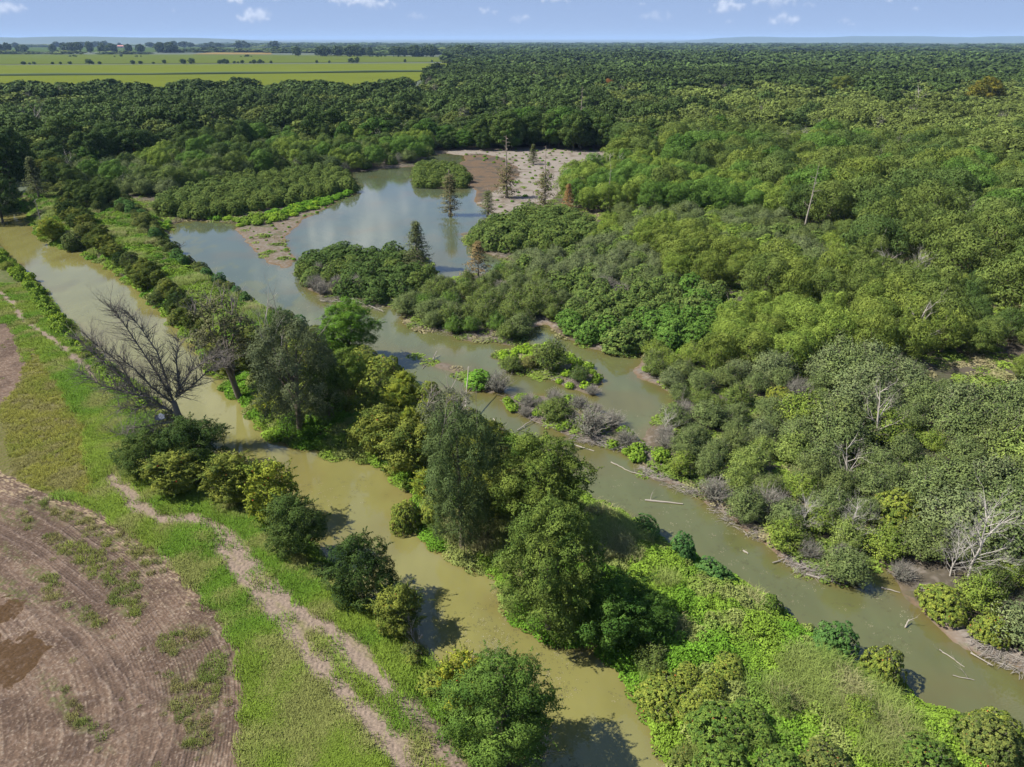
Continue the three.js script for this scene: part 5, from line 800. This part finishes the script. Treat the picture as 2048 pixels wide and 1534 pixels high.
// ---------- ground cover ----------
{
  const r = rng(5150);
  const vine = (seed, n, leaf, rad, hgt) => { const q = rng(seed), G = new Geo(); for (let k = 0; k < n; k++) { const a = q() * 6.283, d = Math.sqrt(q()) * rad, x = Math.cos(a) * d, z = Math.sin(a) * d, y = hgt * (1 - (d / rad) ** 2) * (0.35 + 0.65 * vn(x * 1.6 + seed, z * 1.6)) * (0.75 + 0.4 * q()) + 0.03, s = 0.7 + 0.6 * q(), u = sph(q), l = Math.hypot(u[0] * 0.8, u[1] * 0.5 + 0.9, u[2] * 0.8); G.leaf(x, y, z, u[0] * 0.8 / l, (u[1] * 0.5 + 0.9) / l, u[2] * 0.8 / l, x / rad * 0.5, 0.85, z / rad * 0.5, leaf * (0.7 + 0.6 * q()), leaf * 0.75, [s, s, s], q); } return G.build(); };
  const grass = (seed, n, len, wid, rad) => { const q = rng(seed), G = new Geo(); for (let k = 0; k < n; k++) { const a = q() * 6.283, d = Math.sqrt(q()) * rad, x = Math.cos(a) * d, z = Math.sin(a) * d, h = len * (0.5 + 0.7 * q()), b = q() * 6.283, e = h * (0.25 + 0.5 * q()), cx = Math.cos(b), cz = Math.sin(b), w = wid * (0.7 + 0.6 * q()), s = 0.7 + 0.6 * q(), i = G.p.length / 3; const nx = -cx * 0.35, nz = -cz * 0.35;
      G.p.push(x - cz * w, 0, z + cx * w, x + cz * w, 0, z - cx * w, x + cx * e * 0.35 + cz * w * 0.8, h * 0.65, z + cz * e * 0.35 - cx * w * 0.8, x + cx * e * 0.35 - cz * w * 0.8, h * 0.65, z + cz * e * 0.35 + cx * w * 0.8, x + cx * e, h * 0.8, z + cz * e); for (let m = 0; m < 5; m++) { G.n.push(nx, 0.93, nz); G.c.push(s, s, s * 0.95); } G.i.push(i, i + 2, i + 1, i, i + 3, i + 2, i + 3, i + 4, i + 2); } return G.build(); };
  const mat = leafMat(1, 1, 1);
  const V = [vine(1, 420, 0.20, 1.3, 0.75), vine(2, 420, 0.20, 1.3, 0.6), vine(3, 260, 0.30, 1.4, 0.7)], Gs = [grass(4, 150, 1.15, 0.015, 0.9), grass(5, 130, 0.42, 0.018, 0.8), grass(6, 70, 0.3, 0.02, 0.55)];
  const lv = [[], [], []], lg = [], lshort = [], lweed = [], lmarsh = [];
  const tint = (x, z, a, b, c) => { const n = fbm(x * 0.16 + 7, z * 0.16, 3), m = fbm(x * 0.5, z * 0.5 + 9, 2), k = 0.8 + 0.4 * hash2(Math.round(x * 9), Math.round(z * 9)); const q = a.map((v, i) => lerp(lerp(v, b[i], smooth(0.38, 0.62, n)), c[i], smooth(0.52, 0.7, m))); return q.map((v) => v * k); };
  for (let z = -30; z > -235; z -= 0.62) for (let x = -150; x < 80; x += 0.62) {
    const jx = x + (r() - 0.5) * 0.6, jz = z + (r() - 0.5) * 0.6, u = r(), v = r();
    if (Math.abs(jx) > 0.735 * -jz + 8 || clsAt(jx, jz) !== 4) continue;
    const d = toWaterAt(jx, jz); if (d < 0.25) continue;
    const far = -jz > 105; if (far && u > 0.45) continue;
    const gr = fbm(jx * 0.2 + 20, jz * 0.2, 3);
    if (gr > (far ? 0.6 : 0.54) && v < 0.7 && d > 1.5) { lg.push([jx, hAt(jx, jz), jz, v * 62, 1.0 + 0.4 * u, 0.8 + 0.6 * v, ...tint(jx, jz, [0.10, 0.145, 0.032], [0.13, 0.165, 0.042], [0.17, 0.168, 0.075])]); continue; }
    if (v > 0.62) continue;
    lv[far ? 2 : u < 0.25 ? 0 : 1].push([jx, hAt(jx, jz) - 0.05, jz, u * 62, 0.75 + 0.5 * v, 0.6 + 1.1 * fbm(jx * 0.4 + 40, jz * 0.4, 2), ...tint(jx, jz, [0.070, 0.145, 0.013], [0.112, 0.175, 0.020], [0.13, 0.155, 0.042])]);
  }
  const o = {};
  for (let z = -30; z > -140; z -= 0.42) for (let x = -112; x < 4; x += 0.42) {
    const jx = x + (r() - 0.5) * 0.42, jz = z + (r() - 0.5) * 0.42, u = r(), v = r();
    if (Math.abs(jx) > 0.735 * -jz + 4 || clsAt(jx, jz) !== 5) continue;
    const d = toWaterAt(jx, jz); if (d < 0.4) continue;
    farm(jx, jz, o);
    if (o.soil) { if (o.weed > 0.25 && u < o.weed * 0.75 && v > 0.25) lweed.push([jx, hAt(jx, jz) + 0.02, jz, v * 60, 0.6 + 0.6 * u, 0.7 + 0.6 * v, ...tint(jx, jz, [0.085, 0.115, 0.025], [0.12, 0.14, 0.03], [0.13, 0.125, 0.045])]); else if (u < 0.02) lweed.push([jx, hAt(jx, jz) + 0.02, jz, v * 60, 0.3 + 0.3 * v, 0.5, 0.11, 0.12, 0.035]); continue; }
    if (u < Math.min(0.97, o.straw * 1.4) || (-jz > 100 && u > 0.6)) continue;
    if (o.crop) { if (v < 0.6) lweed.push([jx, hAt(jx, jz) + 0.02, jz, v * 60, 0.6 + 0.4 * u, 0.9, ...tint(jx, jz, [0.125, 0.145, 0.026], [0.155, 0.155, 0.032], [0.15, 0.14, 0.05])]); continue; }
    lshort.push([jx, hAt(jx, jz) + 0.02, jz, v * 62, 0.8 + 0.4 * u, 0.55 + 0.9 * fbm(jx * 0.3, jz * 0.3 + 60, 3) * (0.7 + 0.6 * v), ...tint(jx, jz, [0.078, 0.145, 0.016], [0.112, 0.162, 0.022], [0.145, 0.158, 0.048])]);
  }
  // sedge and seedlings on the marsh ground
  for (let k = 0; k < 26000; k++) {
    const z = -40 - 230 * r(), x = (r() * 2 - 1) * 0.74 * -z, u = r(), v = r(), c = clsAt(x, z); if (c !== 0 && c !== 7 && c !== 6 && c !== 2) continue; const d = toWaterAt(x, z); if (cellOf(x, z) < 0 || d < 0.3) continue;
    const n = fbm(x * 0.3 + 11, z * 0.3, 3); if (n < (c === 0 || c === 7 ? 0.44 : c === 6 ? 0.66 : 0.70)) continue;
    lmarsh.push([x, hAt(x, z), z, v * 60, (c === 2 ? 0.7 : 1) * (0.8 + 0.8 * u), 0.4 + 0.7 * v, ...tint(x, z, [0.085, 0.125, 0.022], [0.12, 0.17, 0.025], [0.16, 0.14, 0.075])]);
  }
  lv.forEach((l, i) => mass('vine_cover', 'thick carpet of bright green vines on the levee', 'vines', V[i], mat, l));
  mass('tall_grass', 'tall pale grass growing through the vines of the levee', 'grass', Gs[0], mat, lg);
  mass('grass', 'rough grass on the margin between field and canal', 'grass', Gs[1], mat, lshort);
  mass('field_weeds', 'low weeds and seedlings in the ploughed field', 'weeds', Gs[2], mat, lweed);
  mass('marsh_cover', 'low green growth on the marsh ground', 'ground cover', vine(7, 90, 0.28, 1.1, 0.35), mat, lmarsh);
  console.log('cover', lv.map((l) => l.length), lg.length, lshort.length, lweed.length, lmarsh.length);
}

// ---------- logs, brush piles and drift wood ----------
{
  const log = (a, b, rad, label, o = {}) => {
    const [ax, az] = at(...a), [bx, bz] = at(...b), G = new Geo(), r = rng(Math.round(a[0] + b[1])), y = o.y ?? 0.06, len = Math.hypot(bx - ax, bz - az), pts = [], rd = [], n = 7;
    for (let k = 0; k <= n; k++) { const t = k / n; pts.push([lerp(ax, bx, t) + (r() - 0.5) * len * 0.03 * (o.bend || 1), y + (o.rise || 0) * t + (r() - 0.5) * 0.05, lerp(az, bz, t) + (r() - 0.5) * len * 0.03 * (o.bend || 1)]); rd.push(rad * 0.72 * (1 - 0.45 * t) * (0.85 + 0.3 * r())); }
    rd[0] *= 0.9; pts.unshift(pts[0].slice()); rd.unshift(0.001); const col = o.col || [0.22, 0.195, 0.165]; G.tube(pts, rd, 8, col);
    const t = new THREE.Group(), stem = new THREE.Mesh(G.build(), woodMat); stem.name = 'stem'; t.add(stem);
    for (let k = 0; k < (o.stubs || 0); k++) { const S = new Geo(), p = pts[2 + Math.floor(r() * (n - 2))], d = sph(r); branch(S, r, p, [d[0], Math.abs(d[1]) * 0.7 + 0.1, d[2]], 0.4 + 0.9 * r(), rad * 0.35, 1, col); const s = new THREE.Mesh(S.build(), woodMat); s.name = 'stub'; t.add(s); }
    addTop(t, 'log'); tag(t, label, 'log');
  };
  log([1290, 1001], [1366, 1009], 0.17, 'pale straight log floating in the wider canal', { stubs: 1, bend: 0.5 });
  log([1128, 884], [1188, 903], 0.15, 'grey log resting on the water by the brush pile', { bend: 0.6 });
  log([1092, 905], [1128, 888], 0.12, 'dark half sunk log beside the brush pile', { col: [0.12, 0.1, 0.08] });
  log([1222, 925], [1262, 945], 0.10, 'slanting branch at the end of the brush pile', { stubs: 1 });
  log([1262, 945], [1315, 958], 0.10, 'pale branch along the muddy shore', { stubs: 2 });
  log([1486, 1102], [1496, 1108], 0.14, 'short white chunk of wood in the canal', {});
  log([1611, 1150], [1681, 1170], 0.13, 'curved bleached log on the canal edge', { stubs: 2, y: 0.12 });
  log([1545, 1128], [1575, 1118], 0.08, 'thin bleached branch under the twiggy bank', { stubs: 2, y: 0.15 });
  log([1600, 1140], [1655, 1128], 0.11, 'bleached root end on the shore by the canal', { stubs: 4, y: 0.2 });
  log([1762, 1176], [1800, 1186], 0.09, 'short pale log in the brown shallows', {});
  log([1810, 1256], [1816, 1246], 0.10, 'pair of pale stubs in the canal near the pale shore', { stubs: 1, rise: 0.35 });
  log([1878, 1300], [1930, 1335], 0.07, 'crooked branch lying in the lower canal', { stubs: 2, bend: 2 });
  log([1905, 1352], [1948, 1361], 0.06, 'pale bent stick in the lower canal', { stubs: 1 });
  log([1940, 1308], [1985, 1334], 0.09, 'log along the pale shore of the lower canal', { y: 0.15, stubs: 2 });
  log([1505, 980], [1560, 992], 0.09, 'dark log in the inlet under the thicket', { col: [0.14, 0.12, 0.1] });
  log([866, 722], [874, 710], 0.12, 'white stump on the mud bar', { stubs: 5, rise: 0.5, y: 0.2 });
  log([845, 738], [852, 730], 0.07, 'small driftwood beside the mud bar', { stubs: 3 });
  log([985, 838], [1012, 868], 0.08, 'curved drift branch off the brush pile island', { bend: 2, stubs: 2 });
  log([1035, 862], [1075, 838], 0.10, 'arched drift branch on the brush pile island', { rise: 0.3, stubs: 5, y: 0.15 });
  log([355, 497], [372, 487], 0.09, 'branch with leaves in the upper lagoon channel', { rise: 0.3, stubs: 3, col: [0.1, 0.08, 0.06] });
  log([930, 845], [938, 790], 0.12, 'broken pale stump above the levee bushes', { rise: 3.2, y: 1.2, bend: 0.4 });
  log([1270, 560], [1310, 552], 0.08, 'pale branch on the thicket behind the bushy point', { y: 2.2, stubs: 3, rise: 0.5 });
  log([640, 604], [735, 606], 0.14, 'long bleached trunk under the shrub island', { y: 0.2, stubs: 5 });
  log([705, 600], [768, 625], 0.12, 'bleached trunk reaching into the canal from the shrub island', { y: 0.25, stubs: 5 });
  const pile = (pts, n, len, label) => {
    const q = poly(pts, 0.1), r = rng(n + Math.round(pts[0][0])), G = new Geo(), b = q.reduce((a, [x, z]) => [Math.min(a[0], x), Math.max(a[1], x), Math.min(a[2], z), Math.max(a[3], z)], [1e9, -1e9, 1e9, -1e9]);
    for (let k = 0, guard = 0; k < n && guard < n * 30; guard++) { const x = lerp(b[0], b[1], r()), z = lerp(b[2], b[3], r()); if (!inside(q, x, z)) continue; k++; const a = 0.25 + (r() - 0.5) * 2.6, l = len * 0.8 * (0.35 + r()), y = 0.06 + 0.5 * r() * r() + Math.max(0, hAt(x, z)), w = 0.014 + 0.035 * r() * r() * r(), c = 0.12 + 0.15 * r(); G.tube([[x - Math.cos(a) * l / 2, Math.max(0.02, y - 0.15 * r()), z - Math.sin(a) * l / 2], [x + (r() - 0.5) * 0.2, y + 0.1 * r(), z + (r() - 0.5) * 0.2], [x + Math.cos(a) * l / 2, y + (r() - 0.35) * 0.4, z + Math.sin(a) * l / 2]], [w, w * 0.8, w * 0.3], 4, [c, c * 0.9, c * 0.79]); }
    const m = new THREE.Mesh(G.build(), woodMat); addTop(m, 'brush_pile'); tag(m, label, 'brush pile', null, 'stuff');
  };
  pile([[1135, 870], [1180, 872], [1240, 880], [1290, 890], [1290, 912], [1240, 902], [1180, 888], [1140, 880]], 420, 2.2, 'heap of bleached sticks on the near edge of the brush island');
  pile([[1000, 790], [1040, 800], [1060, 815], [1130, 850], [1140, 872], [1080, 850], [1015, 815]], 260, 1.6, 'tangle of dry sticks at the bar end of the brush island');
  pile([[632, 592], [705, 597], [765, 612], [770, 626], [720, 610], [640, 603]], 260, 2.0, 'bleached sticks heaped under the shrub island');
  pile([[1278, 930], [1330, 955], [1400, 985], [1400, 1000], [1340, 975], [1290, 950]], 200, 1.6, 'line of dry sticks along the thicket shore');
  pile([[1560, 1112], [1620, 1130], [1690, 1150], [1680, 1168], [1590, 1145]], 240, 1.7, 'bleached root tangle under the thicket bank');
  pile([[1410, 1005], [1480, 1030], [1530, 1070], [1520, 1085], [1440, 1040]], 170, 1.4, 'scatter of dry sticks on the shore beyond the floating log');
  pile([[1930, 1270], [2000, 1290], [2060, 1330], [2040, 1355], [1960, 1310]], 220, 1.5, 'dead roots and sticks on the pale lower shore');
  pile([[820, 648], [900, 660], [1020, 682], [1030, 690], [930, 678], [830, 658]], 220, 1.3, 'fringe of dry stems along the bushy point');
  pile([[1270, 740], [1300, 760], [1345, 785], [1350, 770], [1310, 745], [1285, 728]], 200, 1.3, 'dry stems around the inlet of the side channel');
  pile([[1015, 742], [1074, 746], [1120, 766], [1200, 790], [1200, 775], [1120, 750], [1040, 730]], 240, 1.2, 'dry stems around the small island');
}

// leaves and crumbs of scum drifting on the canals
{
  const r = rng(616), G = new Geo(), list = []; for (let k = 0; k < 7; k++) { const a = r() * 6.28, d = r() * 0.35; G.leaf(Math.cos(a) * d, 0, Math.sin(a) * d, 0, 1, 0, 0, 1, 0, 0.05 + 0.07 * r(), 0.05, [1, 1, 1], r); }
  for (let k = 0; k < 60000 && list.length < 1700; k++) { const z = -30 - 150 * r() * r(), x = (r() * 2 - 1) * 0.72 * -z; if (clsAt(x, z) !== 1 || fbm(x * 0.16 + 5, z * 0.16, 3) < 0.5 + 0.1 * r()) continue; const b = r() < 0.7 ? 0.05 : 0.2; list.push([x, 0.014, z, r() * 6, 0.6 + 0.8 * r(), 1, b, b * 0.9, b * 0.6]); }
  mass('floating_leaves', 'scattered leaves and crumbs drifting on the canals', 'leaves', G.build(), leafMat(1, 1, 1), list);
}

// ---------- air ----------
scene.fog = new THREE.FogExp2(new THREE.Color().setRGB(0.42, 0.64, 1.0), 0.000032);
scene.traverse((m) => { if (m.isMesh) { m.castShadow = true; m.receiveShadow = true; } });
renderer.render(scene, camera);
